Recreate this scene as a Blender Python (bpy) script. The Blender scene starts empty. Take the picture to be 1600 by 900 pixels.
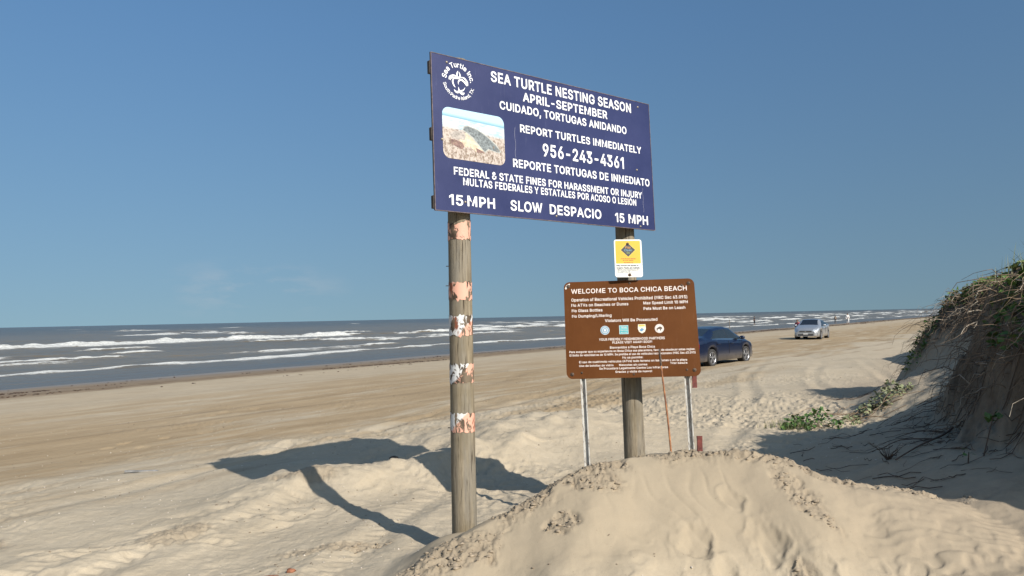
import bpy, bmesh, math, random
import numpy as np
from mathutils import Matrix, Vector
R = math.radians
random.seed(7); rng = np.random.default_rng(11)
scene = bpy.context.scene
COL = scene.collection

# ------------------------------------------------------------------ camera
cam_d = bpy.data.cameras.new('camera'); cam = bpy.data.objects.new('camera', cam_d); COL.objects.link(cam)
cam_d.sensor_width = 36.0; cam_d.lens = 36.0*1180/1600
cam_d.clip_start = 0.05; cam_d.clip_end = 60000
cam.matrix_world = Matrix.Translation((0, 0, 2.0)) @ Matrix.Rotation(math.pi/2+math.atan(45.5/1180), 4, 'X') @ Matrix.Rotation(-R(1.18), 4, 'Z')
scene.camera = cam

# ------------------------------------------------------------------ sky, sun, exposure
SUN_EL = 34.0
SUN_DIR = Vector((0.62*math.cos(R(SUN_EL)), -0.785*math.cos(R(SUN_EL)), math.sin(R(SUN_EL)))).normalized()
w = bpy.data.worlds.new('World'); scene.world = w; w.use_nodes = True
wn = w.node_tree.nodes; wl = w.node_tree.links
sky = wn.new('ShaderNodeTexSky'); sky.sky_type = 'NISHITA'; sky.sun_disc = False
sky.sun_elevation = R(SUN_EL); sky.sun_rotation = math.atan2(SUN_DIR.x, SUN_DIR.y)
sky.altitude = 0; sky.air_density = 1.0; sky.dust_density = 1.5; sky.ozone_density = 6.0
stc = wn.new('ShaderNodeTexCoord'); smp = wn.new('ShaderNodeMapping'); smp.inputs['Location'].default_value = (0, 0, .11); smp.inputs['Scale'].default_value = (1, 1, .5)
wl.new(stc.outputs['Generated'], smp.inputs[0]); wl.new(smp.outputs[0], sky.inputs[0])      # sea haze: the gradient near the horizon is stretched
tint = wn.new('ShaderNodeMix'); tint.data_type = 'RGBA'; tint.blend_type = 'MULTIPLY'; tint.inputs[0].default_value = 1; tint.inputs[7].default_value = (.87, .98, .97, 1)
wl.new(sky.outputs[0], tint.inputs[6])
# a few faint low clouds
cmp_ = wn.new('ShaderNodeMapping'); cmp_.inputs['Scale'].default_value = (1, 1, 3.2); wl.new(stc.outputs['Generated'], cmp_.inputs[0])
cn = wn.new('ShaderNodeTexNoise'); cn.inputs['Scale'].default_value = 14; cn.inputs['Detail'].default_value = 7; cn.inputs['Roughness'].default_value = .62; wl.new(cmp_.outputs[0], cn.inputs[0])
cr_ = wn.new('ShaderNodeMapRange'); cr_.inputs[1].default_value = .44; cr_.inputs[2].default_value = .72; cr_.inputs[4].default_value = .30; wl.new(cn.outputs[0], cr_.inputs[0])
csep = wn.new('ShaderNodeSeparateXYZ'); wl.new(stc.outputs['Generated'], csep.inputs[0])
cd = wn.new('ShaderNodeVectorMath'); cd.operation = 'SUBTRACT'; wl.new(stc.outputs['Generated'], cd.inputs[0]); cd.inputs[1].default_value = (-.325, .944, .042)
ce = wn.new('ShaderNodeVectorMath'); ce.operation = 'MULTIPLY'; wl.new(cd.outputs[0], ce.inputs[0]); ce.inputs[1].default_value = (1, 1, 3)
cl_ = wn.new('ShaderNodeVectorMath'); cl_.operation = 'LENGTH'; wl.new(ce.outputs[0], cl_.inputs[0])
cw_ = wn.new('ShaderNodeMapRange'); cw_.inputs[1].default_value = .13; cw_.inputs[2].default_value = .02; wl.new(cl_.outputs['Value'], cw_.inputs[0])
cm_ = wn.new('ShaderNodeMath'); cm_.operation = 'MULTIPLY'; wl.new(cr_.outputs[0], cm_.inputs[0]); wl.new(cw_.outputs[0], cm_.inputs[1])
cmix = wn.new('ShaderNodeMix'); cmix.data_type = 'RGBA'; wl.new(cm_.outputs[0], cmix.inputs[0]); wl.new(tint.outputs[2], cmix.inputs[6]); cmix.inputs[7].default_value = (6.2, 6.6, 7.2, 1)
hzr = wn.new('ShaderNodeMapRange'); hzr.inputs[1].default_value = .36; hzr.inputs[2].default_value = .0; hzr.inputs[4].default_value = 1.0; wl.new(csep.outputs[2], hzr.inputs[0])
hzm = wn.new('ShaderNodeMix'); hzm.data_type = 'RGBA'; hzm.blend_type = 'MULTIPLY'; wl.new(hzr.outputs[0], hzm.inputs[0]); wl.new(cmix.outputs[2], hzm.inputs[6]); hzm.inputs[7].default_value = (1.08, .93, .82, 1)   # salt haze low over the sea
wl.new(hzm.outputs[2], wn['Background'].inputs[0]); wn['Background'].inputs[1].default_value = 0.077
sun_d = bpy.data.lights.new('sun', 'SUN'); sun_d.energy = 4.8; sun_d.angle = R(0.5); sun_d.color = (1.0, 0.94, 0.86)
sun = bpy.data.objects.new('sun', sun_d); COL.objects.link(sun)
sun.rotation_euler = SUN_DIR.to_track_quat('Z', 'Y').to_euler()
scene.view_settings.view_transform = 'Standard'; scene.view_settings.look = 'None'
scene.view_settings.gamma = 1.0; scene.view_settings.use_curve_mapping = False
scene.view_settings.exposure = 0.35
scene.render.engine = 'CYCLES'
scene.cycles.max_bounces = 6; scene.cycles.diffuse_bounces = 3

# ------------------------------------------------------------------ helpers: materials
def lin(h):
    h = h.lstrip('#'); c = [int(h[i:i+2], 16)/255 for i in (0, 2, 4)]
    return tuple(x/12.92 if x <= .04045 else ((x+.055)/1.055)**2.4 for x in c)
class NT:
    def __init__(s, name):
        s.m = bpy.data.materials.new(name); s.m.use_nodes = True
        s.n = s.m.node_tree.nodes; s.l = s.m.node_tree.links; s.b = s.n['Principled BSDF']
    def add(s, t, **k):
        n = s.n.new(t)
        for a, v in k.items(): setattr(n, a, v)
        return n
    def put(s, sock, v):
        if hasattr(v, 'is_output') or isinstance(v, bpy.types.NodeSocket): s.l.new(v, sock)
        elif isinstance(v, (tuple, list)) and len(v) == 3 and sock.type == 'RGBA': sock.default_value = (*v, 1)
        else: sock.default_value = v
    def coord(s, which='Object'): return s.add('ShaderNodeTexCoord').outputs[which]
    def attr(s, name): return s.add('ShaderNodeAttribute', attribute_name=name).outputs['Fac']
    def mapping(s, vec, scale=(1, 1, 1), rot=(0, 0, 0)):
        n = s.add('ShaderNodeMapping'); s.put(n.inputs['Vector'], vec); n.inputs['Scale'].default_value = scale; n.inputs['Rotation'].default_value = rot
        return n.outputs[0]
    def noise(s, vec, scale, detail=4, rough=.6, dist=0):
        n = s.add('ShaderNodeTexNoise'); s.put(n.inputs['Vector'], vec)
        n.inputs['Scale'].default_value = scale; n.inputs['Detail'].default_value = detail; n.inputs['Roughness'].default_value = rough
        n.inputs['Distortion'].default_value = dist
        return n.outputs[0]
    def voro(s, vec, scale, feature='F1'):
        n = s.add('ShaderNodeTexVoronoi', feature=feature); s.put(n.inputs['Vector'], vec); n.inputs['Scale'].default_value = scale
        return n.outputs['Distance']
    def ramp(s, v, lo, hi, a=0.0, b=1.0):
        n = s.add('ShaderNodeMapRange'); s.put(n.inputs[0], v)
        n.inputs[1].default_value = lo; n.inputs[2].default_value = hi; n.inputs[3].default_value = a; n.inputs[4].default_value = b
        return n.outputs[0]
    def math(s, op, a, b=0.0):
        n = s.add('ShaderNodeMath', operation=op); s.put(n.inputs[0], a); s.put(n.inputs[1], b); return n.outputs[0]
    def mix(s, f, a, b):
        n = s.add('ShaderNodeMix', data_type='RGBA'); s.put(n.inputs[0], f); s.put(n.inputs[6], a); s.put(n.inputs[7], b); return n.outputs[2]
    def bump(s, h, strength=.3, dist=.01, normal=None):
        n = s.add('ShaderNodeBump'); s.put(n.inputs['Height'], h); n.inputs['Strength'].default_value = strength; n.inputs['Distance'].default_value = dist
        if normal is not None: s.l.new(normal, n.inputs['Normal'])
        return n.outputs[0]
    def out(s, color=None, rough=None, normal=None, metal=None, spec=None, coat=None):
        if color is not None: s.put(s.b.inputs['Base Color'], color)
        if rough is not None: s.put(s.b.inputs['Roughness'], rough)
        if normal is not None: s.l.new(normal, s.b.inputs['Normal'])
        if metal is not None: s.put(s.b.inputs['Metallic'], metal)
        if spec is not None: s.put(s.b.inputs['Specular IOR Level'], spec)
        if coat is not None: s.put(s.b.inputs['Coat Weight'], coat); s.b.inputs['Coat Roughness'].default_value = .06
        return s.m
def simple(name, col, rough=.6, var=.25, scale=12, metal=0.0, coat=None, bump=0.0, spec=.5):
    t = NT(name); v = t.coord()
    n = t.noise(v, scale, 5)
    c = t.mix(t.ramp(n, .3, .7), tuple(x*(1-var) for x in col), tuple(min(1, x*(1+var)) for x in col))
    return t.out(c, t.ramp(n, .3, .7, rough*.85, min(1, rough*1.15)), t.bump(n, bump, .01) if bump else None, metal, spec, coat)

# ------------------------------------------------------------------ helpers: objects
def tag(o, label=None, cat=None, group=None, kind=None):
    if label: o['label'] = label
    if cat: o['category'] = cat
    if group: o['group'] = group
    if kind: o['kind'] = kind
    return o
def empty(name, loc, label, cat, rot=None, group=None):
    o = bpy.data.objects.new(name, None); COL.objects.link(o)
    o.matrix_world = Matrix.Translation(loc) @ (rot.to_4x4() if rot is not None else Matrix())
    o.empty_display_size = .2
    return tag(o, label, cat, group)
def link(name, me, mat, parent=None, smooth=False):
    o = bpy.data.objects.new(name, me); COL.objects.link(o)
    for m in (mat if isinstance(mat, (list, tuple)) else [mat]): me.materials.append(m)
    if parent is not None: o.parent = parent
    if smooth: me.polygons.foreach_set('use_smooth', np.ones(len(me.polygons), bool))
    return o
def np_mesh(name, V, F, attrs=None):
    """V (n,3), F (m,k) constant k"""
    me = bpy.data.meshes.new(name); V = np.asarray(V, np.float32); F = np.asarray(F, np.int32)
    k = F.shape[1]
    me.vertices.add(len(V)); me.vertices.foreach_set('co', V.ravel())
    me.loops.add(F.size); me.loops.foreach_set('vertex_index', F.ravel())
    me.polygons.add(len(F)); me.polygons.foreach_set('loop_start', np.arange(0, F.size, k, dtype=np.int32))
    me.update(calc_edges=True)
    for a, v in (attrs or {}).items():
        at = me.attributes.new(a, 'FLOAT', 'POINT'); at.data.foreach_set('value', np.asarray(v, np.float32).ravel())
    return me
def bm_obj(name, bm, mat, parent=None, smooth=False):
    me = bpy.data.meshes.new(name); bm.normal_update(); bm.to_mesh(me); bm.free()
    return link(name, me, mat, parent, smooth)
def box(bm, x0, x1, y0, y1, z0, z1, bev=0.0):
    vs = [bm.verts.new((x, y, z)) for x in (x0, x1) for y in (y0, y1) for z in (z0, z1)]
    fs = [bm.faces.new([vs[i] for i in f]) for f in ((0, 1, 3, 2), (4, 6, 7, 5), (0, 4, 5, 1), (2, 3, 7, 6), (0, 2, 6, 4), (1, 5, 7, 3))]
    if bev:
        es = list({e for f in fs for e in f.edges}); bmesh.ops.bevel(bm, geom=es, offset=bev, segments=2, affect='EDGES', profile=.5)
def rrect(w, h, r, n=6):
    pts = []
    for cx, cz, a0 in ((w/2-r, h/2-r, 0), (-w/2+r, h/2-r, 90), (-w/2+r, -h/2+r, 180), (w/2-r, -h/2+r, 270)):
        for i in range(n+1):
            a = R(a0+90*i/n); pts.append((cx+r*math.cos(a), cz+r*math.sin(a)))
    return pts
def slab(bm, pts, y0, y1):
    """a flat outline pts (x,z) given a thickness from y0 (front) to y1 (back)"""
    a = [bm.verts.new((x, y0, z)) for x, z in pts]; b = [bm.verts.new((x, y1, z)) for x, z in pts]
    bm.faces.new(a); bm.faces.new(b[::-1]); n = len(pts)
    for i in range(n): bm.faces.new((a[i], b[i], b[(i+1) % n], a[(i+1) % n]))
def tubes_np(paths, radii, sides=5):
    """paths: list of (k,3) arrays; radii: list of (k,) arrays -> V,F quads"""
    Vs, Fs, off = [], [], 0
    ang = np.linspace(0, 2*np.pi, sides, endpoint=False); ca, sa = np.cos(ang), np.sin(ang)
    for P, r in zip(paths, radii):
        P = np.asarray(P, float); r = np.broadcast_to(np.asarray(r, float), (len(P),))
        T = np.gradient(P, axis=0); T /= np.linalg.norm(T, axis=1, keepdims=True)+1e-9
        up = np.array([0, 0, 1.]) if abs(T[0, 2]) < .9 else np.array([1., 0, 0])
        A = np.cross(T, up); A /= np.linalg.norm(A, axis=1, keepdims=True)+1e-9; B = np.cross(T, A)
        ring = P[:, None]+r[:, None, None]*(ca[None, :, None]*A[:, None]+sa[None, :, None]*B[:, None])
        k = len(P); Vs.append(ring.reshape(-1, 3))
        i = np.arange(k-1)[:, None]*sides; j = np.arange(sides)[None]; j2 = (j+1) % sides
        Fs.append(np.stack([i+j, i+j2, i+sides+j2, i+sides+j], -1).reshape(-1, 4)+off); off += k*sides
    return np.concatenate(Vs), np.concatenate(Fs)
def tubes(name, paths, radii, mat, parent=None, sides=5, smooth=True):
    V, F = tubes_np(paths, radii, sides); return link(name, np_mesh(name, V, F), mat, parent, smooth)
def lathe(bm, prof, seg=24, axis='Z', loc=(0, 0, 0)):
    """prof list of (radius, height)"""
    rings = []
    for r, h in prof:
        rg = []
        for i in range(seg):
            a = 2*math.pi*i/seg; c, s = r*math.cos(a), r*math.sin(a)
            p = {'Z': (c, s, h), 'Y': (c, h, s), 'X': (h, c, s)}[axis]
            rg.append(bm.verts.new((p[0]+loc[0], p[1]+loc[1], p[2]+loc[2])))
        rings.append(rg)
    for a, b in zip(rings, rings[1:]):
        for i in range(seg): bm.faces.new((a[i], a[(i+1) % seg], b[(i+1) % seg], b[i]))
    return rings
def disc(bm, r, y, cx=0, cz=0, seg=20):
    bm.faces.new([bm.verts.new((cx+r*math.cos(2*math.pi*i/seg), y, cz+r*math.sin(2*math.pi*i/seg))) for i in range(seg)])
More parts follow.
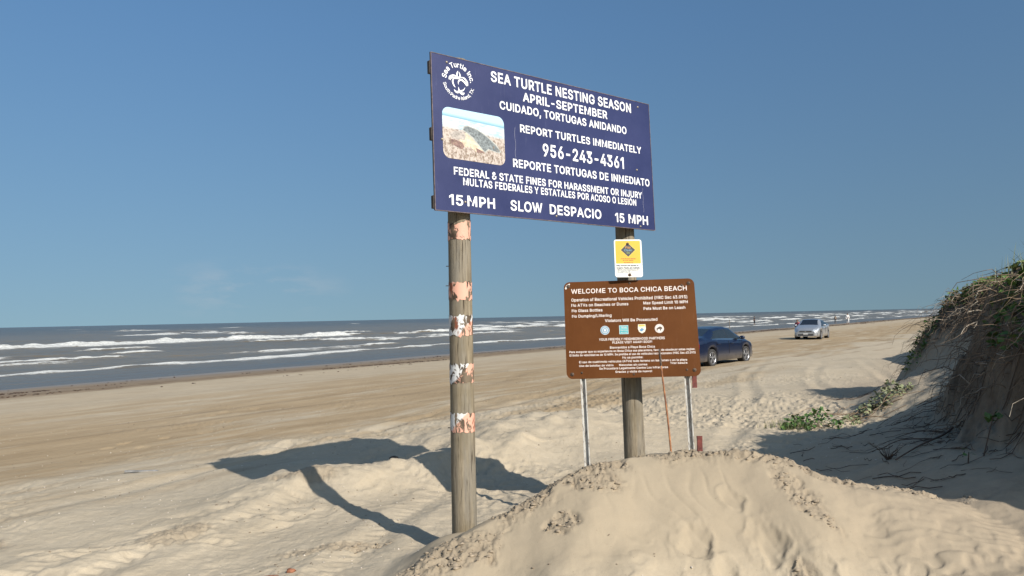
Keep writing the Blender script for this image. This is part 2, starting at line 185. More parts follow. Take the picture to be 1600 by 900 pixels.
GLYPH = {" ":[188,[]],"!":[196,[[67,160,63,509,132,509,128,160],[98,-4,81,-1,66,9,56,24,52,41,56,58,66,73,81,83,98,86,116,83,130,73,140,58,143,41,140,24,130,9,116,-1]]],"&":[448,[[197,-7,150,-2,110,12,78,34,54,62,39,96,34,133,37,163,47,189,63,213,85,235,111,256,140,279,216,335,226,343,237,352,246,363,255,375,260,389,262,405,258,427,245,445,226,457,201,461,184,459,168,453,155,444,145,431,139,416,137,399,139,380,145,363,155,346,169,327,185,307,204,284,438,0,364,0,171,231,121,293,102,319,87,344,78,370,75,398,79,430,91,458,109,481,134,499,165,510,200,513,235,510,266,499,290,482,308,459,320,433,324,404,322,382,315,362,305,342,291,325,275,308,256,293,154,217,128,195,110,174,100,154,97,131,100,108,109,87,124,70,143,57,166,49,193,46,223,50,251,59,278,75,301,95,321,121,336,151,346,186,349,224,408,224,405,180,397,144,385,115,371,92,357,75,345,62,333,47,305,23,271,7,234,-3]]],"(":[273,[[89,207,92,264,101,324,114,384,132,441,153,494,177,539,236,539,212,485,191,428,174,370,161,313,154,258,151,207,154,161,160,115,172,67,188,16,209,-38,236,-96,177,-96,139,-21,111,55,95,131]]],")":[273,[[37,-96,64,-37,86,18,102,69,113,116,120,162,122,207,119,258,112,313,99,370,82,428,62,485,37,539,97,539,121,494,142,441,159,384,173,323,181,264,184,207,178,130,161,53,134,-22,97,-96]]],",":[188,[[38,-119,68,71,137,71,84,-119]]],"-":[453,[[337,244,337,188,114,188,114,244]]],".":[188,[[95,-4,78,-1,63,9,53,24,50,41,53,59,63,73,78,83,95,87,113,83,128,73,138,59,141,41,138,24,128,9,113,-1]]],"/":[249,[[235,533,71,-76,14,-76,178,533]]],"0":[453,[[227,-7,174,1,130,24,95,62,69,113,53,178,48,254,53,330,69,395,95,447,130,484,174,508,227,516,279,508,323,484,358,447,384,395,400,330,405,254,400,178,384,113,359,62,323,24,279,1],[227,50,261,56,290,74,313,103,330,144,340,194,344,254,340,314,330,365,313,405,290,435,261,453,227,460,192,453,163,435,140,405,123,365,113,314,109,254,113,194,123,144,140,103,163,74,192,56]]],"1":[320,[[256,509,256,0,192,0,192,448,66,358,66,427,178,509]]],"2":[453,[[64,0,64,47,234,229,261,257,282,282,299,305,311,327,318,348,320,371,317,397,308,419,293,436,273,449,250,457,224,460,196,457,172,447,153,433,139,413,130,390,127,362,66,362,71,405,86,442,111,473,143,496,182,511,225,516,268,511,306,497,337,474,361,445,376,411,381,372,378,345,371,318,357,290,336,259,306,223,267,180,153,60,389,57,389,0]]],"3":[453,[[218,-7,173,-3,133,10,98,30,70,57,52,91,44,132,109,132,115,107,126,87,144,71,165,59,191,52,219,50,248,53,275,61,297,74,315,93,325,116,329,145,326,172,316,196,299,217,275,234,242,244,201,248,157,248,157,299,288,448,288,452,70,452,70,509,372,509,372,461,211,278,211,289,264,288,308,276,344,253,371,222,387,186,393,145,387,103,370,66,344,36,309,12,266,-2]]],"4":[453,[[40,105,40,158,247,509,311,509,109,166,413,163,413,105],[282,0,282,121,282,146,282,318,343,318,343,0]]],"5":[453,[[221,-7,178,-2,140,11,108,32,83,60,66,93,60,130,122,130,127,108,138,89,154,73,173,60,196,52,221,50,250,53,276,64,298,82,314,104,324,131,328,162,324,193,314,221,297,244,275,262,248,273,218,277,192,275,167,268,145,258,128,246,67,253,96,509,366,509,366,452,151,452,134,301,155,315,178,325,203,331,229,334,263,330,294,321,321,306,345,285,364,260,379,231,388,199,391,163,385,117,369,76,343,41,309,15,268,-1]]],"6":[453,[[226,-7,182,-1,142,15,109,40,84,74,69,115,64,162,68,199,80,239,102,285,137,340,252,509,322,509,151,261,145,261,154,275,165,288,179,299,196,307,214,312,235,314,278,309,316,295,346,271,370,240,384,201,389,157,384,112,368,73,343,39,310,14,271,-2],[226,48,254,52,279,63,299,79,314,101,324,128,327,157,324,187,314,213,299,235,279,251,254,262,226,265,198,262,174,252,153,235,138,214,128,188,125,158,128,128,138,102,153,79,174,63,198,52]]],"7":[453,[[97,0,323,448,323,452,62,452,62,509,391,509,391,449,165,0]]],"8":[453,[[226,-7,178,-2,136,11,101,33,74,62,57,96,52,135,55,166,65,195,81,220,101,241,125,256,153,265,119,282,93,308,76,342,70,380,75,417,90,450,114,477,146,498,184,511,226,516,269,511,306,498,337,477,361,450,377,417,382,380,376,342,359,308,333,282,300,267,327,256,351,241,372,220,387,195,397,166,401,135,395,96,378,62,352,33,317,11,275,-2],[226,49,258,52,285,60,307,74,323,91,333,113,337,139,333,165,322,189,305,208,283,223,256,232,226,235,196,232,169,223,147,208,130,189,119,165,115,139,119,113,129,91,145,74,167,60,195,52],[226,290,252,292,274,300,293,313,307,330,316,351,319,376,316,399,308,420,294,437,275,449,252,457,226,460,200,457,177,449,159,437,145,420,136,399,133,376,136,351,145,330,159,313,178,300,201,292]]],"9":[453,[[226,516,271,510,310,494,343,468,368,434,384,393,389,347,385,309,373,270,350,224,315,168,200,0,130,0,301,248,307,248,299,234,287,221,273,210,257,202,238,196,218,195,175,199,137,214,106,237,83,269,68,307,64,352,69,397,85,436,110,469,143,494,182,510],[226,460,199,457,174,446,154,429,138,407,129,381,125,352,129,322,138,295,154,274,174,257,199,247,226,243,254,247,279,257,299,273,314,295,324,321,327,350,324,381,314,407,299,429,279,446,254,457]]],":":[188,[[95,-4,78,-1,63,9,53,24,50,41,53,59,63,73,78,83,95,87,113,83,128,73,138,59,141,41,138,24,128,9,113,-1],[95,271,78,274,63,284,53,299,50,316,53,334,63,349,78,359,95,362,113,359,128,349,138,334,141,316,138,299,128,284,113,274]]],";":[188,[[38,-119,68,71,137,71,84,-119],[103,271,86,274,71,284,61,299,58,316,61,334,71,349,86,359,103,362,121,359,136,349,146,334,149,316,146,299,136,284,121,274]]],"A":[480,[[16,0,201,509,276,509,463,0,395,0,287,302,276,334,264,372,250,420,232,478,245,478,228,419,213,371,201,333,191,302,85,0],[110,142,110,199,370,199,370,142]]],"B":[456,[[60,0,60,509,241,509,289,504,329,491,359,469,381,442,394,410,398,374,395,344,387,320,373,301,356,286,336,275,315,267,315,262,339,257,363,245,385,227,402,203,414,173,418,136,413,100,400,67,377,39,344,18,301,4,247,0],[125,57,245,57,296,63,330,80,349,105,355,137,352,161,342,184,327,203,306,218,279,228,248,231,125,231],[125,285,238,285,265,288,288,296,308,309,323,326,333,348,336,372,330,403,313,429,283,446,240,452,125,452]]],"C":[510,[[267,-7,205,1,150,25,104,63,70,115,48,179,40,254,48,329,70,393,104,445,150,484,205,508,267,516,305,513,340,504,373,490,402,471,427,447,448,418,463,385,473,348,408,348,401,373,389,395,375,413,357,428,337,440,315,449,292,454,267,456,223,450,184,432,150,403,125,364,109,314,103,254,109,194,125,145,151,105,184,76,223,59,267,53,292,55,315,60,337,69,357,81,375,96,389,114,401,136,408,160,473,160,463,124,448,91,428,62,402,38,373,19,341,5,305,-4]]],"D":[502,[[219,0,96,0,96,57,215,57,272,63,318,81,354,110,379,149,394,198,399,255,394,312,379,361,354,399,320,428,275,446,221,452,93,452,93,509,225,509,294,501,353,478,399,441,433,391,455,329,462,255,455,181,433,119,398,68,351,31,291,8],[125,509,125,0,60,0,60,509]]],"E":[419,[[60,0,60,509,372,509,372,452,125,452,125,286,355,286,355,229,125,229,125,57,375,57,375,0]]],"F":[410,[[60,0,60,509,369,509,369,452,125,452,125,278,346,278,346,221,125,221,125,0]]],"G":[520,[[269,-7,205,1,149,25,104,64,69,116,47,179,40,254,47,329,69,393,103,445,149,484,203,508,265,516,304,513,340,504,374,489,403,469,429,445,449,416,465,384,474,349,408,349,399,372,387,393,373,411,356,427,337,439,315,448,291,454,265,456,222,450,183,432,150,404,125,364,109,314,103,254,109,194,125,145,151,105,184,76,224,59,269,53,309,57,345,71,374,93,396,123,410,160,415,202,434,199,283,199,283,256,478,256,478,200,471,141,451,91,419,50,377,19,326,0]]],"H":[517,[[60,0,60,509,125,509,125,289,392,289,392,509,457,509,457,0,392,0,392,232,125,232,125,0]]],"I":[185,[[60,0,60,509,125,509,125,0]]],"J":[396,[[185,-7,124,3,75,33,44,81,33,145,33,173,98,173,98,145,104,104,122,74,149,56,185,50,220,56,248,74,266,104,272,145,272,509,336,509,336,145,326,81,294,33,246,3]]],"K":[467,[[104,145,104,216,122,239,139,261,157,282,174,303,193,324,212,344,364,509,448,509,231,276],[60,0,60,509,125,509,125,334,124,225,125,193,125,0],[372,0,188,259,228,309,449,0]]],"L":[393,[[60,0,60,509,125,509,125,57,361,57,361,0]]],"M":[628,[[60,0,60,509,152,509,277,187,287,159,299,123,311,84,322,49,307,49,318,83,330,121,342,158,352,187,476,509,568,509,568,0,504,0,504,291,504,327,505,369,506,413,507,457,513,457,505,433,498,409,482,363,467,322,456,291,342,0,286,0,170,291,159,321,145,361,129,408,112,457,119,457,120,416,121,372,122,328,122,291,122,0]]],"N":[523,[[60,0,60,509,136,509,343,183,352,169,363,151,375,130,388,107,401,82,414,55,405,54,402,81,401,108,400,134,399,157,399,195,399,509,463,509,463,0,387,0,202,290,177,331,164,354,148,381,108,452,119,454,122,384,124,328,125,291,125,0]]],"O":[533,[[267,-7,205,1,150,25,105,63,70,115,48,179,40,254,48,329,70,393,105,445,150,484,205,508,267,516,329,508,384,484,429,445,464,393,486,329,493,254,486,179,464,115,429,63,384,25,329,1],[267,53,310,59,349,76,383,105,408,144,425,194,430,254,425,314,408,365,383,404,349,433,310,450,267,456,223,450,184,433,151,404,125,364,109,314,103,254,109,194,125,144,151,105,184,76,223,59]]],"P":[445,[[60,0,60,509,235,509,289,503,332,487,366,462,390,430,404,391,409,348,404,304,390,265,366,233,332,207,289,191,235,186,109,186,109,242,233,242,269,246,297,256,318,272,333,294,342,319,344,348,342,376,333,402,318,423,297,439,268,449,232,452,125,452,125,0]]],"Q":[533,[[245,159,313,159,369,85,384,65,468,-48,401,-48,346,27,331,46],[267,-7,205,1,150,25,105,63,70,115,48,179,40,254,48,329,70,393,105,445,150,484,205,508,267,516,329,508,384,484,429,445,464,393,486,329,493,254,486,179,464,115,429,63,384,25,329,1],[267,53,310,59,349,76,383,105,408,144,425,194,430,254,425,314,408,365,383,404,349,433,310,450,267,456,223,450,184,433,151,404,125,364,109,314,103,254,109,194,125,144,151,105,184,76,223,59]]],"R":[449,[[60,0,60,509,236,509,290,504,333,489,367,465,390,433,405,395,409,352,405,309,390,271,367,240,333,217,289,203,236,198,96,198,96,255,234,255,269,258,298,267,319,281,334,300,342,324,345,352,342,380,334,405,319,425,298,440,269,449,233,452,125,452,125,0],[353,0,230,229,303,229,428,0]]],"S":[447,[[224,-9,172,-4,128,9,91,31,64,60,46,96,38,137,104,137,110,110,123,88,142,71,166,59,194,52,224,49,257,52,286,60,311,74,329,92,341,114,346,139,342,161,332,179,316,193,296,205,272,214,245,222,184,239,128,260,86,289,60,326,52,372,58,413,75,448,102,476,138,498,180,511,227,516,275,511,316,498,351,476,377,449,394,415,401,378,337,378,326,412,302,437,267,453,225,459,194,456,167,448,145,435,129,418,118,398,115,376,119,352,131,334,148,319,169,308,191,300,212,293,264,279,287,272,312,264,336,252,359,238,379,220,395,198,405,171,408,139,403,99,386,64,360,34,323,11,278,-4]]],"T":[449,[[32,452,32,509,417,509,417,452,257,452,257,0,193,0,193,452]]],"U":[517,[[259,-8,203,-2,154,15,114,43,85,80,66,124,60,173,60,509,124,509,124,178,128,144,141,113,160,87,187,68,220,56,259,52,298,56,331,68,357,87,377,113,389,144,393,178,393,509,457,509,457,173,451,124,433,80,403,43,363,15,315,-2]]],"V":[480,[[204,0,16,509,84,509,192,206,203,176,215,137,230,89,248,31,235,31,252,90,267,138,279,176,290,206,395,509,463,509,278,0]]],"W":[686,[[155,0,16,509,82,509,163,196,170,171,175,145,187,94,192,67,197,40,189,40,194,67,200,94,205,120,211,145,224,196,306,509,380,509,462,196,468,171,474,145,486,94,492,67,497,40,488,40,493,67,499,94,504,120,510,145,523,196,603,509,670,509,530,0,455,0,368,323,359,356,351,391,344,431,336,475,350,475,342,433,335,395,327,359,318,323,230,0]]],"X":[474,[[18,0,217,284,217,236,29,509,104,509,178,400,192,379,204,361,214,345,223,329,233,312,243,292,232,292,252,329,261,345,272,361,298,400,374,509,446,509,259,239,259,287,456,0,382,0,292,129,268,165,259,180,250,195,241,212,230,231,244,231,235,213,225,196,216,181,206,166,182,129,91,0]]],"Y":[472,[[203,0,203,208,16,509,91,509,192,344,208,318,222,292,236,264,250,230,224,230,237,265,251,293,265,318,280,344,381,509,455,509,268,208,268,0]]],"Z":[438,[[42,0,42,46,273,385,289,408,306,431,323,453,341,476,348,454,317,453,285,452,254,452,223,452,40,452,40,509,397,509,397,462,169,129,152,105,134,81,97,33,90,54,121,56,152,57,183,57,214,57,399,57,399,0]]],"a":[389,[[160,-9,126,-5,94,5,68,22,48,45,35,73,30,108,34,138,43,161,58,179,78,193,100,203,125,211,152,216,178,220,234,227,252,230,265,235,273,243,276,255,273,279,267,297,256,311,240,322,220,329,196,331,171,329,149,322,132,313,118,301,107,288,100,274,41,291,57,322,79,346,104,364,133,375,163,382,194,384,215,383,239,379,263,372,286,360,306,343,322,320,333,290,337,251,337,0,277,0,277,52,272,52,264,38,252,25,236,12,215,1,190,-6],[170,45,202,49,228,59,248,74,263,93,272,115,276,138,276,190,270,186,259,182,246,179,231,176,200,171,175,168,154,164,134,159,117,150,103,139,95,124,92,105,94,87,102,72,114,61,130,52,149,47]]],"b":[424,[[229,-8,198,-5,172,4,153,17,138,31,127,46,118,59,112,59,112,0,53,0,53,509,114,509,114,319,118,319,127,331,137,346,152,360,171,373,197,381,229,384,274,378,313,361,345,332,370,293,385,245,390,189,385,133,370,84,346,45,313,16,274,-2],[220,47,253,51,279,66,301,88,316,117,325,151,328,189,325,227,316,261,301,290,280,311,253,325,220,330,188,325,161,312,140,291,125,263,116,229,113,189,116,150,125,115,140,86,162,65,188,51]]],"c":[396,[[207,-8,159,-2,117,16,82,46,56,85,40,133,34,187,40,243,56,291,82,330,117,360,159,378,207,384,234,383,260,377,284,368,305,356,324,341,340,322,353,301,362,277,303,262,298,276,290,289,281,301,270,311,257,319,242,325,226,329,207,330,173,325,145,310,124,287,108,258,99,224,96,187,99,151,108,117,124,89,145,66,173,51,207,46,226,48,243,52,258,58,271,66,282,76,292,89,299,102,304,117,363,102,354,78,341,56,325,37,306,21,285,9,261,-1,235,-6]]],"d":[424,[[195,-8,151,-2,111,16,79,45,55,84,39,133,34,189,39,245,55,293,79,332,112,361,151,378,196,384,228,381,253,373,272,360,287,346,298,331,306,319,311,319,311,509,372,509,372,0,313,0,313,59,307,59,298,46,287,31,272,17,252,4,227,-5],[205,47,236,51,263,65,284,86,299,115,309,150,312,189,309,229,300,263,284,291,263,312,237,325,205,330,172,325,145,311,124,290,108,261,99,227,96,189,99,151,109,117,124,88,145,66,172,51]]],"e":[404,[[212,-8,161,-2,117,16,82,46,56,85,40,132,34,187,39,242,55,290,81,329,115,359,157,378,205,384,236,382,266,374,294,361,319,341,341,315,357,282,368,242,371,194,371,169,75,169,75,221,338,221,310,202,307,237,298,269,283,294,263,314,237,326,205,330,173,326,146,313,125,294,109,270,99,241,96,211,96,178,100,139,110,106,128,80,151,61,179,50,212,46,234,48,254,53,271,61,285,73,297,88,306,105,365,91,353,63,335,39,311,19,283,4,249,-5]]],"f":[254,[[228,379,228,327,6,327,6,379],[81,0,81,432,84,461,96,486,113,505,135,519,161,527,187,530,207,529,222,527,234,524,243,521,227,468,215,472,206,473,195,474,171,470,154,460,145,443,142,419,142,0]]],"g":[425,[[207,-151,168,-148,134,-140,105,-127,82,-110,64,-91,51,-69,101,-41,110,-53,122,-66,136,-78,154,-88,178,-95,207,-97,249,-92,282,-75,304,-47,311,-6,311,68,306,68,298,56,287,41,272,28,252,16,227,8,195,5,152,10,113,27,80,53,55,90,39,136,34,191,39,246,55,293,80,332,112,361,152,378,196,384,228,382,253,373,273,360,288,346,299,331,308,319,313,319,313,379,372,379,372,-9,367,-54,350,-90,324,-117,291,-136,251,-147],[205,59,237,63,264,75,285,95,300,121,309,154,312,193,309,231,300,264,285,291,264,312,237,325,205,330,172,325,145,312,124,290,109,262,99,229,96,193,99,155,109,123,124,96,145,76,172,63]]],"h":[410,[[114,227,114,0,53,0,53,509,114,509,114,287,102,287,124,332,152,362,187,379,227,384,264,380,295,369,321,349,341,321,353,285,357,240,357,0,296,0,296,235,290,275,273,304,246,323,210,329,184,326,161,317,141,303,126,283,117,257]]],"i":[167,[[53,0,53,379,114,379,114,0],[84,443,67,446,54,455,44,468,41,483,44,499,54,512,67,521,84,524,100,521,114,512,123,499,126,483,123,468,114,455,100,446]]],"j":[167,[[53,379,114,379,114,-30,111,-63,102,-90,86,-113,65,-129,37,-139,4,-143,-10,-143,-10,-87,2,-87,25,-83,40,-72,50,-54,53,-29],[83,443,67,446,53,455,44,468,41,483,44,499,53,512,67,521,83,524,100,521,114,512,123,499,126,483,123,468,114,455,100,446]]],"k":[381,[[110,137,110,212,121,212,284,379,360,379,184,199,177,199],[53,0,53,509,114,509,114,0],[294,0,148,186,191,229,372,0]]],"l":[167,[[53,0,53,509,114,509,114,0]]],"m":[610,[[53,0,53,379,112,379,112,295,108,295,118,323,132,346,151,363,172,376,195,384,219,386,257,380,287,361,309,331,321,295,312,295,322,321,337,343,357,361,381,375,407,383,437,386,468,383,497,372,522,354,541,328,553,296,557,255,557,0,496,0,496,254,490,289,473,313,447,326,419,330,395,328,374,320,358,307,345,290,338,270,335,247,335,0,274,0,274,260,269,288,253,311,229,326,199,330,178,328,158,320,140,307,126,289,117,266,114,238,114,0]]],"n":[410,[[114,227,114,0,53,0,53,379,112,379,112,287,102,287,124,332,152,362,187,379,227,384,264,380,295,369,321,349,341,321,353,285,357,240,357,0,296,0,296,235,290,275,273,304,246,323,210,329,184,326,161,317,141,303,126,283,117,257]]],"o":[415,[[207,-8,159,-2,117,16,82,46,56,85,40,133,34,187,40,243,56,291,82,330,117,360,159,378,207,384,256,378,299,360,333,330,359,291,376,243,381,187,376,133,359,85,333,46,299,16,256,-2],[207,46,242,51,270,66,292,89,307,117,316,151,319,187,316,224,307,258,292,287,270,310,242,325,207,330,173,325,145,310,124,287,108,258,99,224,96,187,99,151,108,117,124,89,145,66,173,51]]],"p":[424,[[53,-143,53,379,112,379,112,319,118,319,126,331,137,346,152,360,171,373,197,381,229,384,274,378,313,361,345,332,370,293,385,245,390,189,385,133,370,84,346,45,313,16,274,-2,229,-8,198,-5,173,4,153,17,138,31,127,46,118,59,114,59,114,-143],[220,47,253,51,279,66,301,88,316,117,325,151,328,189,325,227,316,261,301,290,280,311,253,325,220,330,188,325,161,312,140,291,125,263,116,229,113,189,116,150,125,115,140,86,162,65,188,51]]],"q":[424,[[372,-143,311,-143,311,59,306,59,298,46,287,31,272,17,252,4,227,-5,195,-8,151,-2,111,16,79,45,55,84,39,133,34,189,39,245,55,293,79,332,112,361,151,378,196,384,228,381,253,373,272,360,287,346,298,331,307,319,313,319,313,379,372,379],[205,47,236,51,263,65,284,86,299,115,309,150,312,189,309,229,300,263,284,291,263,312,237,325,205,330,172,325,145,311,124,290,108,261,99,227,96,189,99,151,109,117,124,88,145,66,172,51]]],"r":[259,[[53,0,53,379,112,379,112,321,130,347,152,367,181,380,213,385,229,384,243,384,243,322,230,324,219,325,207,326,182,323,159,315,140,301,126,284,117,262,114,237,114,0]]],"s":[365,[[182,-8,145,-5,112,3,84,18,62,38,45,63,36,94,94,107,105,79,124,60,150,49,181,45,217,50,244,62,262,81,268,103,265,121,254,136,237,147,212,155,149,170,104,186,72,208,53,237,47,274,51,305,65,332,87,354,115,370,149,381,187,384,223,381,254,372,279,358,299,339,314,316,324,290,268,277,258,298,243,316,219,328,187,333,156,329,131,317,114,299,109,277,112,258,124,243,144,232,172,223,229,209,275,194,306,171,325,142,331,107,326,75,312,47,290,24,260,6,223,-5]]],"t":[227,[[204,379,204,327,6,327,6,379],[65,471,126,471,126,98,128,76,136,61,150,53,170,50,185,51,202,54,213,2,203,-1,192,-3,180,-4,168,-4,125,2,92,21,72,52,65,93]]],"u":[410,[[182,-5,146,-1,115,11,89,31,69,59,57,95,53,139,53,379,114,379,114,144,119,105,137,75,164,56,200,50,226,53,249,62,268,77,283,97,293,122,296,153,296,379,357,379,357,0,298,0,298,92,307,92,286,47,257,17,222,0]]],"v":[389,[[163,0,17,379,84,379,165,155,177,121,187,87,196,53,206,21,184,21,194,53,203,87,213,121,224,155,305,379,371,379,226,0]]],"w":[567,[[138,0,23,379,87,379,133,214,143,177,154,137,165,91,175,41,165,41,175,90,186,135,196,176,206,214,252,379,316,379,362,214,371,176,382,136,392,91,402,41,391,41,402,90,413,135,423,176,434,214,480,379,545,379,429,0,368,0,319,172,305,225,297,252,291,280,277,338,291,338,277,280,263,225,255,198,248,172,199,0]]],"x":[379,[[21,0,171,218,171,171,29,379,100,379,147,306,164,279,179,253,193,229,207,206,175,206,190,229,202,253,216,279,233,306,282,379,352,379,209,169,209,214,358,0,287,0,231,85,214,112,200,136,187,159,173,182,205,182,191,159,178,136,165,112,148,85,91,0]]],"y":[389,[[47,-139,61,-86,71,-87,88,-90,104,-89,118,-84,130,-74,141,-58,151,-36,163,-1,17,379,84,379,165,155,177,121,187,87,196,53,206,21,184,21,193,53,202,87,212,121,224,155,305,379,371,379,204,-58,191,-85,177,-107,159,-124,139,-136,117,-143,91,-145,77,-145,65,-143,54,-141]]],"z":[380,[[42,0,42,46,254,320,48,323,48,379,333,379,333,331,126,60,126,56,339,56,339,0]]],"\u00d3":[533,[[267,-7,205,1,150,25,105,63,70,115,48,179,40,254,48,329,70,393,105,445,150,484,205,508,267,516,329,508,384,484,429,445,464,393,486,329,493,254,486,179,464,115,429,63,384,25,329,1],[267,53,310,59,349,76,383,105,408,144,425,194,430,254,425,314,408,365,383,404,349,433,310,450,267,456,223,450,184,433,151,404,125,364,109,314,103,254,109,194,125,144,151,105,184,76,223,59],[240,558,288,659,356,659,290,558]]]}
from mathutils.geometry import tessellate_polygon
_gc = {}
def glyph(ch, bold):
    """one letter as vertices and triangles from its outline; outlines are pushed outwards for weight; cap height .509"""
    k = (ch, bold)
    if k in _gc: return _gc[k]
    adv, cs = GLYPH[ch]; outs, holes = [], []
    for c in cs:
        p = np.array(c, float).reshape(-1, 2)/1000; q = np.roll(p, -1, 0); ar = (p[:, 0]*q[:, 1]-q[:, 0]*p[:, 1]).sum()
        e = q-p; e /= np.linalg.norm(e, axis=1, keepdims=True)+1e-9; nrm = np.stack([-e[:, 1], e[:, 0]], 1); m = nrm+np.roll(nrm, 1, 0)
        m = m/np.maximum((m*m).sum(1, keepdims=True)/2, .13)
        (outs if ar < 0 else holes).append(p+m*bold)
    V, F = [], []
    for i, o in enumerate(outs):
        hs = [h for h in holes if o[:, 0].min() < h[:, 0].mean() < o[:, 0].max() and o[:, 1].min() < h[:, 1].mean() < o[:, 1].max()]
        loops = [[Vector((x, z, 0)) for x, z in l] for l in [o]+hs]
        off = len(V); V += [(x, z, i) for l in [o]+hs for x, z in l]
        F += [[j+off for j in t] for t in tessellate_polygon(loops)]
    _gc[k] = (adv/1000, np.array(V).reshape(-1, 3), F); return _gc[k]
def glyphs(text, bold=.02, space=1.0):
    x = 0; VV, FF = [], []; off = 0
    for ch in text:
        adv, V, F = glyph(ch, bold)
        if len(V): VV.append(V+np.array([x, 0, 0])); FF += [[j+off for j in t] for t in F]; off += len(V)
        x += adv*space+bold*1.2
    return np.concatenate(VV), FF
def lettering(text, x0, x1, zb, cap, y, mat, parent, bold=.02, space=1.0, name='lettering'):
    V, F = glyphs(text, bold, space)
    a, b = V[:, 0].min(), V[:, 0].max()
    P = np.stack([x0+(V[:, 0]-a)/(b-a)*(x1-x0), y-V[:, 2]*.0002, zb+(V[:, 1]+bold)*cap/(.509+2*bold)], -1)
    me = bpy.data.meshes.new(name); me.from_pydata(P.tolist(), [], F); me.update()
    return link(name, me, mat, parent)
def arc_lettering(text, cx, cz, r, cap, a0, a1, y, mat, parent, inside=False, bold=.025):
    """letters one by one along an arc from angle a0 to a1 (degrees, 90 = top)"""
    W = []
    for ch in text:
        if ch == ' ': W.append((None, .2)); continue
        V, F = glyphs(ch, bold); W.append(((V, F), V[:, 0].max()-V[:, 0].min()+.09))
    tot = sum(q[1] for q in W); pos = 0; VV, FF = [], []
    for g, wd in W:
        mid = (pos+wd/2)/tot; pos += wd
        if g is None: continue
        th = R(a0+(a1-a0)*mid); V, F = g; sc = cap/.54
        x = (V[:, 0]-(V[:, 0].min()+V[:, 0].max())/2)*sc; z = V[:, 1]*sc
        t = th+math.pi/2 if inside else th-math.pi/2       # baseline direction
        ux, uz = math.cos(t), math.sin(t); vx, vz = (-math.sin(t), math.cos(t))
        bx, bz = cx+r*math.cos(th), cz+r*math.sin(th)
        o = len(VV)
        VV += [(bx+a*ux+b*vx, y, bz+a*uz+b*vz) for a, b in zip(x, z)]; FF += [[i+o for i in f] for f in F]
    me = bpy.data.meshes.new('lettering'); me.from_pydata(VV, [], FF); me.update()
    return link('lettering', me, mat, parent)

# ------------------------------------------------------------------ noise for the terrain
def pn(x, y, seed=0):
    xi = np.floor(x).astype(np.int64); yi = np.floor(y).astype(np.int64); xf = x-xi; yf = y-yi
    def g(i, j, dx, dy):
        h = ((i*374761393+j*668265263+seed*974711) & 0xffffffff); h = ((h ^ (h >> 13))*1274126177) & 0xffffffff; h ^= h >> 16
        a = (h & 0xffff)*(2*np.pi/65536); return np.cos(a)*dx+np.sin(a)*dy
    u = xf*xf*xf*(xf*(xf*6-15)+10); v = yf*yf*yf*(yf*(yf*6-15)+10)
    a = g(xi, yi, xf, yf); b = g(xi+1, yi, xf-1, yf); c = g(xi, yi+1, xf, yf-1); d = g(xi+1, yi+1, xf-1, yf-1)
    return 1.5*((a*(1-u)+b*u)*(1-v)+(c*(1-u)+d*u)*v)
def fbm(x, y, seed=0, o=4, g=.5):
    s, a, t = 0, 1.0, 0
    for k in range(o): s = s+a*pn(x*2**k, y*2**k, seed+k); t += a; a *= g
    return s/t
def ss(a, b, x):
    t = np.clip((x-a)/(b-a), 0, 1); return t*t*(3-2*t)
def polyline(x, y, P):
    """nearest point on polyline P (k, 2+): distance, signed side (+ = left of travel), interpolated extra columns"""
    P = np.asarray(P, float); best = np.full(x.shape, 1e9); side = np.zeros(x.shape); ex = np.zeros((P.shape[1]-2,)+x.shape); end = np.zeros(x.shape)
    for a, b in zip(P, P[1:]):
        dx, dy = b[0]-a[0], b[1]-a[1]; L = dx*dx+dy*dy
        tr = ((x-a[0])*dx+(y-a[1])*dy)/L; t = np.clip(tr, 0, 1)
        qx, qy = x-a[0]-t*dx, y-a[1]-t*dy; d = np.hypot(qx, qy); m = d < best
        best = np.where(m, d, best); side = np.where(m, np.sign(dx*qy-dy*qx), side)
        for k in range(ex.shape[0]): ex[k] = np.where(m, a[2+k]+t*(b[2+k]-a[2+k]), ex[k])
    return best, side, ex

SX, SY = .59, .807                 # along the shore; the sea lies to its left, n = (-SY, SX)
CREST = [(-1.3, 4.2, .16), (-.9, 4.95, .25), (-.46, 5.35, .42), (-.19, 5.62, .50), (.15, 5.78, .62), (.51, 6.0, .775), (.8, 6.15, .82), (1.05, 6.2, .83), (1.49, 6.3, .88),
         (1.8, 6.28, .86), (2.0, 6.2, .87), (2.27, 6.1, .785), (2.54, 6.0, .675), (3.05, 6.0, .58), (3.5, 5.9, .49), (4.07, 6.0, .42), (5.2, 6.0, .40)]
EDGE = [(30, -6), (9, 3), (6.1, 3.3), (5.3, 4.4), (5.08, 6), (5.2, 7.5), (5.75, 8.5), (7.4, 9.1), (8.7, 9.9), (9.3, 11.2), (9.3, 12.8), (9.1, 14), (8.95, 15.2), (9.6, 16.8), (12, 19.5), (16, 26), (30, 45), (60, 95), (900, 1300)]
RIDGE = [(-3.1, 6.1, .05), (-2.75, 7.2, .10), (-2.6, 8.0, .16), (-2.28, 8.4, .25), (-1.75, 8.65, .20), (-1.2, 8.95, .20), (-.79, 9.3, .24), (-.1, 9.9, .22)]
